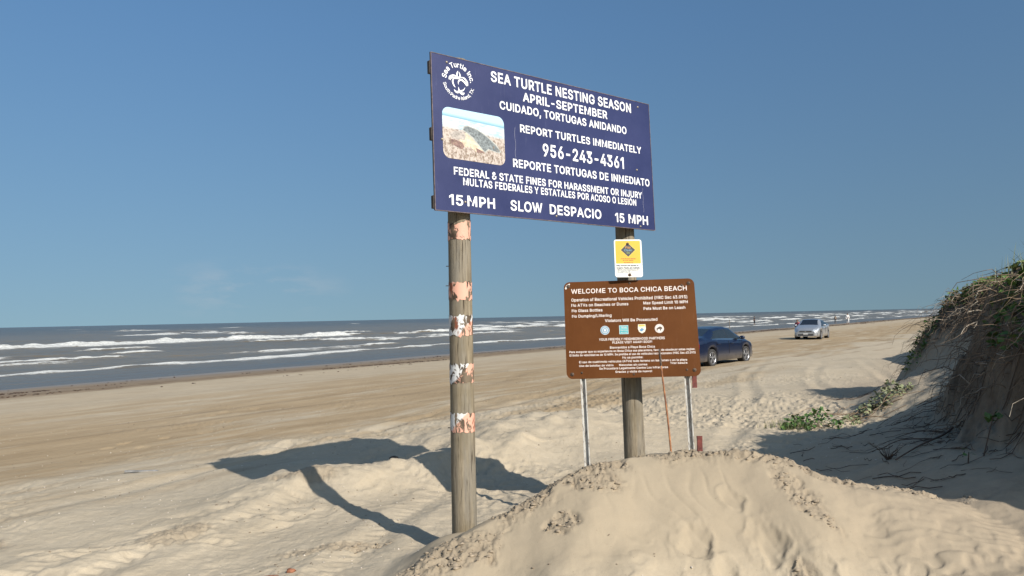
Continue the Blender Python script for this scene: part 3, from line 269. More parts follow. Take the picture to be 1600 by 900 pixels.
def terrain(x, y, fine=True):
    x = np.asarray(x, float); y = np.asarray(y, float)
    n = -SY*x+SX*y; s = SX*x+SY*y; r = np.hypot(x, y)
    near = ss(40, 10, r)
    z = .15*ss(14, 6, n)-.02*ss(14, 20, n)-.38*np.clip((n-20)/13.5, 0, 1)-.035*np.clip(n-33.5, 0, 90)
    wob = fbm(s*.05, n*.05, 3, 2); z = z+.05*wob*ss(26, 18, n)+.05*fbm(s*.06, n*.25, 71, 2)*ss(18, 24, n)*ss(40, 30, n)
    dry = ss(15, 9, n+2*wob)
    z = z+dry*(.10*fbm(x*.28, y*.28, 5, 3)+.028*fbm(x*1.3, y*1.3, 9, 3)*near)
    # ruts and streaks along the beach
    ph = n*1.6+.8*fbm(s*.03, n*.1, 21, 2)*3
    z = z+near*.013*pn(ph, s*.08, 31)*ss(30, 22, n)
    u = -.94*x+.35*y; v = .35*x+.94*y                       # wheel tracks climbing towards the dune
    for c, k in ((3.35, 1), (4.95, 2), (5.6, 3), (7.0, 4), (1.15, 5), (-.7, 6), (-2.4, 7), (-3.9, 8)):
        d = u-c-.25*pn(v*.12, v*0+.5, 40+k)*2
        z = z+near*dry*(-.042*np.exp(-(d/.13)**2)+.026*np.exp(-((np.abs(d)-.26)/.1)**2))*(.55+.45*pn(v*.5, d*0+3.3, 60+k))
    if fine:
        m = ss(34, 8, r)*ss(24, 14, n)
        pit = fbm(x*2.9, y*2.9, 13, 3); ch = (.12+.88*ss(-.1, .35, fbm(x*.3, y*.3, 15, 2)+.35*ss(0, 3.5, x)*ss(24, 12, y)-.12*ss(-1, -3, x)))
        ch = ch*(1+.9*ss(-.5, 2, x)*ss(8.5, 10.5, y)*ss(26, 16, y))
        z = z+m*ch*(.026*np.where(pit > 0, pit*.45, pit)-.020*ss(.15, .55, np.abs(fbm(x*4.5, y*4.5, 14, 2))*2))
        # footprints
        fx = x*1.9+.5*pn(x*.6, y*.6, 17); fy = y*1.9; q = np.hypot(fx-np.floor(fx)-.5, (fy-np.floor(fy)-.5)*.7)
        pres = pn(np.floor(fx)*.53+.2, np.floor(fy)*.61+.1, 19)
        z = z-m*.03*ss(.26, .14, q)*ss(.12, .3, pres)*ss(.0, .25, fbm(x*.18, y*.18, 23, 2))
        z = z+ss(14, 6, r)*.006*fbm(x*9, y*9, 25, 2)
    if fine:
        for k in range(34):
            t_ = k/34; fx_, fy_ = -3.9+2.5*t_+.35*math.sin(k*2.4), 5.4+2.4*t_+.28*math.cos(k*1.7)+(.5 if k % 3 == 0 else 0); an = .5+.5*math.sin(k*1.1)
            lx = (x-fx_)*math.cos(an)+(y-fy_)*math.sin(an); ly = -(x-fx_)*math.sin(an)+(y-fy_)*math.cos(an); q = np.hypot(lx/.14, ly/.06)
            z = z-.014*np.exp(-q**4)+.004*np.exp(-((q-1.45)/.4)**2)
        for c, k in ((3.35, 1), (4.95, 2), (5.6, 3)):
            d = u-c-.25*pn(v*.12, v*0+.5, 40+k)*2; z = z+near*.006*np.exp(-(d/.12)**4)*np.sin(2*np.pi*(v+.6*np.abs(d))/.13)
    # sand hummocks half way
    d, sd, (h,) = polyline(x, y, RIDGE)
    lump = 1+.38*fbm(x*2.1, y*2.1, 27, 3)
    z = z+h*lump*np.exp(-(d/np.where(sd > 0, .52, .42))**2)
    for cx, cy, a, rx, ry in ((.35, 11.6, .30, 1.5, 1.0), (-.4, 10.6, .16, .8, .6), (1.3, 12.6, .16, 1.2, .8), (-3.4, 11.5, .10, 1.6, .8)):
        q = ((x-cx)/rx)**2+((y-cy)/ry)**2; z = z+a*np.exp(-q)*(1+.4*fbm(x*1.5, y*1.5, 29, 3))
    # blown-out hollow where the shadow of the signs lies
    q = ((x+.6)/1.5)**2+((y-8.3)/.7)**2; z = z-.08*np.exp(-q)
    # the big mound in front of the posts: its crest runs from left to right as y = yc(x), height hc(x)
    cw = np.array(CREST); gx = np.linspace(-1.6, 5.6, 145); ky = np.interp(gx, cw[:, 0], cw[:, 1]); kh = np.interp(gx, cw[:, 0], cw[:, 2])
    ker = np.exp(-np.linspace(-2.2, 2.2, 11)**2); ker /= ker.sum()
    sm = lambda q: np.convolve(np.pad(q, 5, mode='edge'), ker, 'valid')
    yc = np.interp(x, gx, sm(ky)); hc = np.interp(x, gx, sm(kh)); slope = np.interp(x, gx, np.gradient(sm(ky), gx))
    nb = np.exp(-((y-yc)/.22)**2)
    yc = yc+nb*(.05*pn(x*3.1, y*1.5, 32)+.02*pn(x*9, y*6, 34))
    hc = hc+nb*.018*pn(x*4.2, x*0+.9, 36)
    ends = ss(-1.6, -1.1, x); q = (y-yc)/np.sqrt(1+np.clip(slope, -1.2, 1.2)**2); d = np.abs(q); sd = np.sign(q)
    hb = np.maximum(hc-.14, 0)*ends
    lowf = fbm(x*.9, y*.9, 33, 3)
    L = np.maximum(hb, .12)/(.50+.09*lowf)
    f0 = np.clip(1-d/L, 0, 1); front = np.where(f0 > 0, f0, 0); front = .75*front+.25*front*front*(3-2*front)
    right = ss(1.9, 3.3, x); front = front*(1-right)+right*np.exp(-(d/1.1)**2)
    wb = .85+.75*ss(.2, 1.2, x)*ss(2.6, 1.6, x)
    back = .82*np.exp(-(d/wb)**4)+.18*np.exp(-(d/.16)**2)
    lm = ss(.75, .2, x); back = back*(1-lm)+lm*np.exp(-(d/(.46+.3*ss(-.2, .35, x)))**2)
    rm = ss(2.1, 3, x); back = back*(1-rm)+rm*np.exp(-(d/.42)**2)
    prof = np.where(sd > 0, back, front)*ends
    z = np.maximum(z, z*(1-prof)+(.14+hb)*prof)
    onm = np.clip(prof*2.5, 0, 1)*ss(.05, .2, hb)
    if fine:
        z = z+onm*(.035*fbm(x*1.25, y*1.25, 35, 2))
        z = z+onm*ss(.15, .5, d)*(sd < 0)*.012*fbm(x*3.4, y*2.0, 38, 2)
    z = z+np.exp(-((x+.43)**2+((y-5.72)/.8)**2)/.30**2)*np.clip(.375-z, 0, 1)
    # crumbled crust: crest line and a few fallen patches
    cr = np.exp(-((d-.02)/.11)**2)*ss(.05, .25, hb)*ss(-.2, .15, fbm(x*2.3, y*2.3, 37, 2)+.12)
    cr = np.maximum(cr, .9*ss(.32, .05, d)*(sd > 0)*ss(.05, .2, hb)*ss(-.25, .1, fbm(x*2, y*2, 39, 2)))
    for cx, cy, rx, ry, ro in ((.33, 5.45, .13, .11, 0), (2.12, 5.72, .13, .42, .25), (-.62, 5.0, .22, .3, -.5), (1.92, 5.0, .1, .2, .2), (-.35, 5.3, .3, .16, .6), (.62, 5.86, .22, .16, 0), (-2.3, 8.3, .45, .2, .3), (-2.95, 6.5, .22, .35, -.3), (-1.5, 6.2, .5, .12, .4),(-4.5, 6.4, .3, .2, .4)):
        c_, s_ = math.cos(ro), math.sin(ro); ax = (x-cx)*c_+(y-cy)*s_; ay = -(x-cx)*s_+(y-cy)*c_
        q = np.hypot(ax/rx, ay/ry)+.75*fbm(x*4.5, y*4.5, 41, 3); cr = np.maximum(cr, .8*ss(1.2, .5, q))
    if fine:
        wx, wy = x+.05*pn(x*3, y*3, 42), y+.05*pn(x*3+5, y*3, 44)
        rg = 1-np.abs(fbm(wx*8, wy*8, 43, 3))*2.4; rg2 = 1-np.abs(fbm(wx*19, wy*19, 48, 2))*2.2
        z = z+cr*(.034*(rg-.55)+.012*(rg2-.5)-.008)
        # slumped tongues and grooves running down the mound's face
        gv = pn((x+.35*y)*3.2+.6*pn(x*2, y*2, 50), y*.55, 52); z = z+onm*(sd < 0)*ss(.12, .4, d)*ss(1.5, .8, d)*(-.006*np.exp(-(gv/.09)**2)+.006*gv)*ss(-.1, .3, pn(x*1.1, y*1.1, 54))
        for cx, cy, rr_, dp in ((1.25, 5.35, .10, .030), (1.40, 5.12, .07, .03), (1.75, 5.35, .10, .028), (1.22, 4.9, .06, .025), (1.62, 5.72, .07, .022), (2.0, 5.05, .09, .03)):
            q = np.hypot(x-cx, (y-cy)*.75)/rr_+.45*pn(x*8, y*8, 56)+.2*pn(x*20, y*20, 58); z = z-dp*np.exp(-q**4)*(1-.5*ss(0, .12, y-cy))+dp*.35*np.exp(-((q-1.35)/.35)**2)
        # wind ripples on the right and at the mound's left foot
        rip = ss(2.0, 2.9, x)*ss(6.5, 5.9, y)+.8*ss(-.2, -.7, x)*ss(5.5, 5.0, y)*ss(-1.6, -1.0, x)
        ph = (y*.93+x*.28)*11+1.6*fbm(x*1.1, y*1.1, 45, 3)*2
        z = z+rip*(1-cr)*.0085*((1-2*np.abs(np.sin(np.pi*ph*.95)))*.8+.35*pn(x*5, y*5, 46))*ss(10, 5, r)*(.35+.65*ss(-.25, .2, fbm(x*.9, y*.9, 47, 2)))
    # the eroded dune
    d, sd, _ = polyline(x, y, EDGE)
    D = d*sd*-1+.28*fbm(x*.8, y*.8, 49, 3)+.08*fbm(x*3, y*3, 51, 2)      # + = on the dune (right of travel)
    far_ = ss(14.5, 12.5, r)
    bay = ss(8.6, 10.4, y)*ss(15.5, 12.5, y)*ss(4.5, 6.5, x); foot = .72+.12*fbm(x*.5, y*.5, 53, 2)+.85*bay-.42*ss(15.6, 17, y); top = 2.22+.5*ss(3.9, 4.5, y)*ss(6.3, 5.4, y)+.22*fbm(x*.45, y*.45, 55, 3)+.14*ss(0, 2, D)+.30*ss(8, 12, r)  # top also raised out of view at near right to lengthen its shadow
    tal = np.clip(1+(D+.75)/(3.3+.9*bay), 0, 1); talus = foot*tal**(1.35+.35*bay)
    cw_ = .55*ss(12.5, 14, y); cl = ss(-.85-cw_, .02+cw_*.6, D); cl = cl**.8
    dz = talus*(1-cl)+top*cl; dz = dz*ss(-4.2, -3.4, D)*(1-.95*ss(14.7, 17.8, y)*ss(16, 11, x))
    z = np.maximum(z, z*.25+dz) if False else z*(1-np.clip(dz/.5, 0, 1))+np.maximum(z, dz)*np.clip(dz/.5, 0, 1)
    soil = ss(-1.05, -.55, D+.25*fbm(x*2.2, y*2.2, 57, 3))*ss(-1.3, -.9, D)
    if fine:
        f = ss(-1.0, -.6, D)*ss(.3, -.1, D); z = z+f*(.14*fbm(x*3.2, y*3.2, 59, 3)+.10*(.5-np.abs(fbm(x*5.5, y*5.5, 63, 3))*2)+.03*fbm(x*14, y*14, 64, 2))
        z = z+ss(-3.5, -2, D)*ss(-.5, -1, D)*.02*fbm(x*4, y*4, 61, 3)
    # trodden passage under the camera
    return z, dict(crust=cr, soil=soil, dune=ss(-3.6, -1.5, D), mound=onm, D=D)
def H(x, y): return float(terrain(np.array([x]), np.array([y]))[0][0])
def HA(x, y): return terrain(np.asarray(x), np.asarray(y))[0]

# ------------------------------------------------------------------ sand
def sand_material():
    t = NT('sand'); v = t.coord('Object')
    sep = t.add('ShaderNodeSeparateXYZ'); t.l.new(v, sep.inputs[0])
    n = t.math('ADD', t.math('MULTIPLY', sep.outputs[0], -SY), t.math('MULTIPLY', sep.outputs[1], SX))
    rotz = -math.atan2(SY, SX)
    st = t.mapping(t.mapping(v, rot=(0, 0, rotz)), scale=(.22, 1, 1))           # stretched along the shore
    streak = t.noise(st, .40, 6, .62, .6); streak2 = t.noise(st, 1.7, 6, .68, .5)
    big = t.noise(v, .16, 4, .55); mid = t.noise(v, 1.4, 5, .6); fine = t.noise(v, 9, 5, .65); grain = t.noise(v, 160, 2, .6); speck = t.noise(v, 60, 2, .5)
    dry = t.mix(t.ramp(mid, .3, .7), (.405, .340, .245), (.475, .402, .294))
    dry = t.mix(t.ramp(fine, .35, .75, 0, .35), dry, (.33, .27, .185))
    damp = t.mix(t.ramp(streak2, .35, .65), (.285, .208, .120), (.375, .283, .172))
    nn = t.math('ADD', n, t.math('ADD', t.math('MULTIPLY', t.math('SUBTRACT', big, .5), 7), t.math('MULTIPLY', t.math('SUBTRACT', streak, .5), 13)))
    m1 = t.math('MULTIPLY', t.math('MULTIPLY', t.ramp(nn, 8.2, 10.5), t.ramp(nn, 22, 16, .30, 1)), t.ramp(t.noise(st, 1.1, 6, .65), .66, .52, .12, 1))
    c = t.mix(m1, dry, damp)
    for k, n0 in enumerate((7.6, 9.1, 10.9, 12.4, 14.8, 16.2, 18.9, 20.3)):                     # pressed wheel tracks, in pairs
        wob = t.noise(t.mapping(v, rot=(0, 0, rotz), scale=(.035, .035, .035)), 1.0+.37*(k//2), 2, .4)
        tr = t.math('ABSOLUTE', t.math('SUBTRACT', t.math('ADD', n, t.math('MULTIPLY', t.math('SUBTRACT', wob, .5), 9.0)), n0))
        mk = t.math('MULTIPLY', t.ramp(tr, .20, .08), t.ramp(t.noise(st, .9+.13*k, 4, .6), .40, .60))
        c = t.mix(t.math('MULTIPLY', mk, .5), c, (.20, .148, .092) if k % 4 < 2 else (.44, .365, .255))
    wet = t.mix(t.ramp(streak2, .3, .7), (.195, .143, .088), (.245, .185, .118))
    nw = t.math('ADD', n, t.math('MULTIPLY', t.math('SUBTRACT', streak, .5), 5))
    c = t.mix(t.ramp(nw, 26.0, 28.2), c, wet)
    wr = t.math('MULTIPLY', t.math('MULTIPLY', t.ramp(nw, 26.2, 27.2), t.ramp(nw, 30.5, 29)), t.ramp(t.noise(st, 5, 5, .7), .48, .62))
    c = t.mix(t.math('MULTIPLY', wr, .8), c, (.085, .045, .026))
    # mound, crust, soil
    c = t.mix(t.math('MULTIPLY', t.attr('mound'), .75), c, t.mix(t.ramp(mid, .3, .7), (.300, .243, .167), (.330, .268, .184)))  # same sand, painted darker on the mound to offset sunlight on its slope
    crc = t.mix(t.ramp(fine, .3, .7), (.19, .152, .108), (.31, .25, .175))
    c = t.mix(t.math('MULTIPLY', t.attr('crust'), .8), c, crc)
    duneC = t.mix(t.ramp(fine, .35, .7), (.31, .25, .18), (.37, .30, .215))
    c = t.mix(t.math('MULTIPLY', t.attr('dune'), .75), c, duneC)
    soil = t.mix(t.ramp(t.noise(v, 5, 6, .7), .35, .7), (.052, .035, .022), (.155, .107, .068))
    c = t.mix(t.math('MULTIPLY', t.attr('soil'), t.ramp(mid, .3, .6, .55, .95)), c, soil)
    c = t.mix(t.ramp(speck, .70, .78, 0, .5), c, (.16, .12, .085))                # dark grains and bits
    c = t.mix(t.ramp(grain, .3, .7, 0, .16), c, (.22, .17, .11))
    h = t.math('ADD', t.math('MULTIPLY', fine, .6), t.math('ADD', t.math('MULTIPLY', grain, .12), t.math('MULTIPLY', t.noise(v, 30, 4, .6), .35)))
    soft = t.math('SUBTRACT', 1.0, t.math('MULTIPLY', t.attr('mound'), t.math('SUBTRACT', .75, t.math('MULTIPLY', t.attr('crust'), .75))))
    bn = t.add('ShaderNodeBump'); t.l.new(h, bn.inputs['Height']); t.put(bn.inputs['Strength'], t.math('MULTIPLY', soft, .55)); bn.inputs['Distance'].default_value = .045
    rough = t.ramp(nw, 28, 32.5, .95, .35)
    return t.out(c, rough, bn.outputs[0], spec=t.ramp(nw, 28, 33, .15, .5))
def build_sand():
    rs = np.concatenate([np.exp(np.arange(math.log(.9), math.log(3.6), .02)), np.exp(np.arange(math.log(3.6), math.log(7.4), .0023)), np.exp(np.arange(math.log(7.4), math.log(15), .0040)), np.exp(np.arange(math.log(15), math.log(70), .0065)), np.exp(np.arange(math.log(70), math.log(4000), .025))])
    th = np.concatenate([np.linspace(-44, 44, 1240), np.linspace(44, 316, 130)[1:-1]])
    a = np.radians(th); RR, AA = np.meshgrid(rs, a, indexing='ij')
    X, Y = RR*np.sin(AA), RR*np.cos(AA)
    Z, at = terrain(X, Y)
    nr, na = X.shape
    V = np.stack([X, Y, Z], -1).reshape(-1, 3); V = np.vstack([V, [[0, 0, Z[0].mean()]]])
    i = np.arange(nr-1)[:, None]*na; j = np.arange(na)[None]; j2 = (j+1) % na
    F = np.stack([i+j, i+na+j, i+na+j2, i+j2], -1).reshape(-1, 4)
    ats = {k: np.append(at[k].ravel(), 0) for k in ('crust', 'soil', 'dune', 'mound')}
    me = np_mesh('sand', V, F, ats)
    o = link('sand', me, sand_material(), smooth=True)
    bm = bmesh.new()
    o2 = None
    tag(o, 'pale sand beach with wheel ruts, wind-blown mounds and an eroded dune bank', 'sand', kind='structure')
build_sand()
# a small cap closes the sheet under the camera
bm = bmesh.new(); a_ = [bm.verts.new((.95*math.sin(R(k*10)), .95*math.cos(R(k*10)), H(0, .9)-.012)) for k in range(36)]; bm.faces.new(a_[::-1])
tag(bm_obj('ground', bm, bpy.data.materials['sand']), 'sand underfoot at the viewpoint', 'ground', kind='structure')

# ------------------------------------------------------------------ sea
SEA_Z = -.40
def sea_material():
    t = NT('sea_water'); v = t.coord('Object')
    rotz = -math.atan2(SY, SX); st = t.mapping(t.mapping(v, rot=(0, 0, rotz)), scale=(.28, 1, 1))
    sep = t.add('ShaderNodeSeparateXYZ'); t.l.new(v, sep.inputs[0])
    n = t.math('ADD', t.math('MULTIPLY', sep.outputs[0], -SY), t.math('MULTIPLY', sep.outputs[1], SX))
    big = t.noise(st, .05, 4, .6); chop = t.noise(st, 1.3, 6, .65); chop2 = t.noise(st, .25, 5, .6)
    near = t.mix(t.ramp(big, .35, .65), (.120, .100, .065), (.165, .133, .084))
    far = t.mix(t.ramp(big, .35, .65), (.060, .060, .048), (.090, .084, .062))
    c = t.mix(t.ramp(n, 90, 420), near, far)
    c = t.mix(t.ramp(n, 33, 46, .7, 0), c, (.085, .083, .076))
    c = t.mix(t.math('MULTIPLY', t.attr('swell'), .75), c, (.185, .145, .085))
    fo = t.attr('foam')
    lace = t.voro(t.mapping(v, scale=(.6, .6, .6)), 1.0); fn = t.noise(st, 1.5, 6, .7); fn2 = t.noise(v, 4, 4, .7)
    fn3 = t.noise(st, .45, 5, .7)
    fn4 = t.noise(t.mapping(v, scale=(1, 1, 1)), 1.1, 5, .7)
    thr = t.math('ADD', t.math('MULTIPLY', t.ramp(fn, .3, .7), .30), t.math('ADD', t.math('MULTIPLY', t.ramp(fn2, .3, .7), .28), t.math('ADD', t.math('MULTIPLY', t.ramp(fn3, .3, .7), .26), t.math('MULTIPLY', t.ramp(fn4, .3, .7), .26))))
    f = t.ramp(t.math('SUBTRACT', t.math('MULTIPLY', fo, 1.0), thr), -.03, .15)
    foam = t.mix(t.ramp(fn2, .3, .7), (.36, .36, .33), (.68, .68, .64))
    c = t.mix(f, c, foam)
    h = t.math('ADD', t.math('MULTIPLY', chop, .5), t.math('MULTIPLY', chop2, 1.0))
    nb = t.bump(h, .9, .7)
    return t.out(c, t.ramp(f, 0, 1, .30, .9), nb, spec=.3)
def build_sea():
    nv = np.concatenate([np.arange(29, 130, .22), 130*np.exp(np.arange(0, math.log(30000/130), .022))])
    sp = np.concatenate([np.arange(0, 110, .45), 110*np.exp(np.arange(.004, math.log(40000/110), .012))])
    sv = np.concatenate([-sp[::-1][:-1][::3], sp]) ; sv = np.unique(np.concatenate([sv, np.arange(-60, 0, .5)]))
    S, N = np.meshgrid(sv, nv, indexing='ij')
    fade = ss(900, 200, np.hypot(S, N))
    Z = fade*(.10*fbm(S*.08, N*.22, 101, 3)+.05*fbm(S*.4, N*.9, 105, 3))*ss(34, 50, N)
    foam = np.zeros_like(S)
    lines = [  # n, crest height, crest width, band, strength, presence threshold, along-shore wavelength
        (36.0, .02, .6, .5, .50, .05, 30), (44.2, .12, .9, .9, 1.05, -.5, 34), (53.5, .10, 1.0, 1.6, .72, -.02, 30), (66, .26, 1.4, 2.0, 1.05, -.2, 30), (75, .2, 1.4, 2.6, .85, .0, 30), (94, .42, 2.0, 3.4, 1.1, -.25, 38),
        (112, .35, 2.0, 4, .95, .05, 40), (138, .5, 2.5, 5, 1.1, .0, 50), (170, .5, 3, 8, 1.05, .12, 90), (215, .5, 3.5, 9, 1.05, .18, 100), (290, .5, 4, 10, 1.0, .24, 110), (390, .5, 5, 12, 1.0, .28, 130), (540, .5, 6, 14, 1.0, .32, 140)]
    for k, (n0, amp, cw, bw, st, th, wl) in enumerate(lines):
        c = n0+2.2*(n0/60)**.5*fbm(S/wl, S*0+k*3.1, 110+k, 2)*2+.5*pn(S/6, S*0+k, 150+k)
        pres = ss(th-.12, th+.22, fbm(S/wl*1.3, S*0+k*1.7+.4, 130+k, 3))
        d = N-c
        cj = np.clip(.75+.55*pn(S/5, S*0+k*4.1, 210+k)+.45*pn(S/1.7, S*0+k*5.3, 230+k), .15, 1.6)
        Z = Z+amp*cj*(.35+.65*pres)*np.where(d < 0, np.exp(-(d/(cw*.55))**2), np.exp(-(d/(cw*1.6))**2))*ss(30000, 1500, S)
        wv = bw*(.25+.75*pres)*np.clip(.8+1.1*pn(S/9, S*0+k*2.3, 170+k)+.5*pn(S/2.6, S*0+k*1.3, 250+k), .12, 2.2)
        band = ss(-wv*1.05, -wv*.75, d)*ss(.55*cw, .0, d)
        foam = np.maximum(foam, st*pres*band*(.62+.38*ss(-wv, -.1*wv, d)))
        foam = np.maximum(foam, .60*pres*ss(-wv*2.6, -wv, d)*ss(.3, -.5, d))           # thin trailing lace
    rs_ = np.random.default_rng(55)
    for k in range(85):                                            # short broken crests between the long lines
        n0 = 50*np.exp(rs_.uniform(0, 2.3)); s0 = rs_.uniform(-.55, 3.2)*n0; ln = rs_.uniform(2.5, 9)*(n0/60)**.5; th = rs_.uniform(.25, .8)*(n0/60)**.6; tl = rs_.uniform(-.08, .08)
        i0, i1 = np.searchsorted(sv, [s0-ln*1.6, s0+ln*1.6]); j0, j1 = np.searchsorted(nv, [n0-6*th-2, n0+3*th+2]); sl = (slice(i0, i1), slice(j0, j1))
        if i1-i0 < 2 or j1-j0 < 2: continue
        a_ = (S[sl]-s0)/ln; d = N[sl]-n0-tl*(S[sl]-s0)-.4*pn(S[sl]/2.5, S[sl]*0+k, 260); e_ = np.clip(1-a_**2, 0, 1)
        foam[sl] = np.maximum(foam[sl], e_**.4*.95*ss(-th*2.2, -th*.6, d)*ss(th*.7, 0, d)); Z[sl] += .16*(n0/60)**.5*e_*np.exp(-(d/(th*1.6))**2)
    foam = np.maximum(foam, .9*ss(.50, .60, fbm(S*.035, N*.06, 190, 3))*ss(60, 100, N))
    foam = np.maximum(foam, .45*ss(.05, .5, fbm(S*.06, N*.12, 195, 3))*ss(42, 60, N)*ss(200, 110, N))
    Z = Z+foam*.12*ss(.2, .8, foam)*(.5+pn(S*1.2, N*1.2, 197))*fade*ss(38, 60, N)
    swell = np.clip(Z/.35, 0, 1)
    Z = SEA_Z+Z; X = SX*S-SY*N; Y = SY*S+SX*N
    ns, nn = S.shape
    V = np.stack([X, Y, Z], -1).reshape(-1, 3)
    i = np.arange(ns-1)[:, None]*nn; j = np.arange(nn-1)[None]
    F = np.stack([i+j, i+nn+j, i+nn+j+1, i+j+1], -1).reshape(-1, 4)
    o = link('sea', np_mesh('sea', V, F, dict(foam=foam, swell=swell)), sea_material(), smooth=True)
    tag(o, 'grey-brown sea with white breakers rolling towards the beach', 'sea', kind='structure')
build_sea()
# far ground under and beyond the sheets, so nothing ends before the horizon
# ------------------------------------------------------------------ signs
def wood_material():
    t = NT('weathered_wood'); v = t.coord('Object')
    g = t.mapping(v, scale=(1, 1, .07)); n = t.noise(g, 48, 6, .7); n2 = t.noise(g, 14, 4, .6); big = t.noise(v, 3.2, 4, .6); crack = t.noise(t.mapping(v, scale=(1, 1, .035)), 75, 3, .6)
    c = t.mix(t.ramp(n, .3, .7), (.125, .098, .064), (.335, .280, .195))
    c = t.mix(t.ramp(n2, .42, .66, 0, .55), c, (.20, .19, .165))
    c = t.mix(t.ramp(big, .45, .7, 0, .55), c, (.15, .12, .065))
    c = t.mix(t.ramp(crack, .60, .68), c, (.05, .036, .025))
    h = t.math('SUBTRACT', t.math('MULTIPLY', n, .6), t.math('MULTIPLY', t.ramp(crack, .58, .68), .8))
    return t.out(c, .85, t.bump(h, .6, .008), spec=.2)
M_WOOD = wood_material()
M_DKWOOD = simple('dark_wood', (.075, .06, .048), .85, .4, 12, bump=.3)
def tape_material(name, whiteness, off=0.0):
    """peeling reflective band: faded orange and white flakes over bare grey wood"""
    t = NT(name); v = t.coord('Object')
    mv = t.add('ShaderNodeMapping'); t.l.new(v, mv.inputs[0]); mv.inputs['Location'].default_value = (off*3.1, off*1.7, off*5.3); g = t.mapping(mv.outputs[0], scale=(1, 1, .45)); fl = t.noise(g, 17, 5, .68, .5); fl2 = t.noise(g, 7, 4, .65, .4); side = t.noise(mv.outputs[0], 7, 3, .5)
    sep = t.add('ShaderNodeSeparateXYZ'); t.l.new(v, sep.inputs[0])
    diag = t.math('SUBTRACT', t.math('MULTIPLY', sep.outputs[0], .9), t.math('MULTIPLY', sep.outputs[2], .8))
    c = t.mix(t.ramp(t.math('ADD', diag, t.math('MULTIPLY', side, .06)), whiteness-.006, whiteness+.006), (.62, .62, .60), (.66, .36, .26))
    c = t.mix(t.ramp(fl2, .555, .60), c, (.22, .075, .04))
    c = t.mix(t.ramp(fl, .53, .55), c, t.mix(t.ramp(side, .4, .6), (.065, .045, .03), (.16, .12, .08)))
    return t.out(c, .6, t.bump(fl, .5, .006), spec=.3)
def post_mesh(h0, h1, r0, r1, lean, seed, seg=28, rings=60):
    P = np.linspace(h0, h1, rings); A = np.linspace(0, 2*np.pi, seg, endpoint=False)
    Z, T = np.meshgrid(P, A, indexing='ij'); q = (Z-h0)/(h1-h0)
    rad = r0+(r1-r0)*q; rad = rad*(1+.02*pn(T*2, Z*.8, seed)+.012*pn(np.cos(T)*6+9, np.sin(T)*6+Z*.4, seed+1))
    X = rad*np.cos(T)+lean[0]*(Z); Y = rad*np.sin(T)+lean[1]*Z
    V = np.stack([X, Y, Z], -1).reshape(-1, 3)
    i = np.arange(rings-1)[:, None]*seg; j = np.arange(seg)[None]; j2 = (j+1) % seg
    F = np.stack([i+j, i+j2, i+seg+j2, i+seg+j], -1).reshape(-1, 4)
    V = np.vstack([V, [[lean[0]*h1, lean[1]*h1, h1]]]); k = len(V)-1; o = (rings-1)*seg
    cap = np.stack([o+j[0], o+j2[0], np.full(seg, k), np.full(seg, k)], -1)
    me = bpy.data.meshes.new('post'); me.from_pydata(V.tolist(), [], F.tolist()+[c[:3].tolist() for c in cap]); me.update()
    return me
def bolt(parent, x, z, y, r, mat, washer=None):
    bm = bmesh.new(); lathe(bm, [(0.0005, -r*.75), (r*.55, -r*.7), (r*.8, -r*.45), (r, -.0), (r, .002)], 12, 'Y', (x, y, z))
    if washer: lathe(bm, [(r*1.05, -.002), (washer, -.0025), (washer, 0)], 16, 'Y', (x, y, z))
    return bm_obj('bolt', bm, mat, parent, True)
M_BOLT = simple('rusty_bolt', (.10, .07, .05), .6, .5, 60, .5)
M_BOLTG = simple('galvanised_bolt', (.34, .30, .23), .5, .3, 60, .6)
M_WHITE = simple('white_vinyl', (.80, .80, .79), .5, .04, 3)

# --- the big blue board on two timber posts
BR = (Matrix.Rotation(R(37.67), 3, 'Z') @ Matrix.Rotation(R(-2.26), 3, 'X') @ Matrix.Rotation(R(.55), 3, 'Y'))
BL = Vector((.388, 6.419, 3.415))
p1 = Vector((-.408, 5.951, 0)); p2 = Vector((1.117, 7.13, 0))
board = empty('billboard', (p1.x, p1.y, H(p1.x, p1.y)), 'large navy blue sea turtle nesting board with white lettering on two tall timber posts', 'billboard')
bz = board.location.z
Binv = board.matrix_world.inverted()
def navy():
    t = NT('navy_paint'); v = t.coord('Object'); n = t.noise(v, 2.2, 4, .6); f = t.noise(t.mapping(v, scale=(6, 1, .7)), 5, 5, .7); g = t.noise(v, 55, 3, .6)
    c = t.mix(t.ramp(n, .3, .7), (.020, .026, .083), (.027, .034, .105))
    c = t.mix(t.ramp(f, .60, .72, 0, .22), c, (.14, .15, .22))
    return t.out(c, t.ramp(n, .3, .7, .38, .5), t.bump(g, .05, .002), spec=.4)
bm = bmesh.new(); box(bm, -1.22, 1.22, -.006, .006, -.61, .61, .002)
panel = bm_obj('panel', bm, navy(), board)
panel.matrix_parent_inverse = Matrix(); panel.matrix_local = Binv @ (Matrix.Translation(BL) @ BR.to_4x4())
bm = bmesh.new()
for (a, b, c, d) in ((-1.222, -1.216, -.612, .612), (1.217, 1.222, -.612, .612)): box(bm, a, b, -.0085, .0085, c, d)
for (c, d) in ((-.613, -.608), (.608, .613)): box(bm, -1.2155, 1.2165, -.0083, .0083, c, d)
bm_obj('edge_trim', bm, simple('rusted_edge', (.12, .09, .085), .6, .5, 30), panel)
for z in (.50, -.02, -.545):
    bm = bmesh.new(); box(bm, -1.226, 1.19, .0065, .042, z-.05, z+.05, .004)
    b = bm_obj('batten', bm, M_DKWOOD, panel)
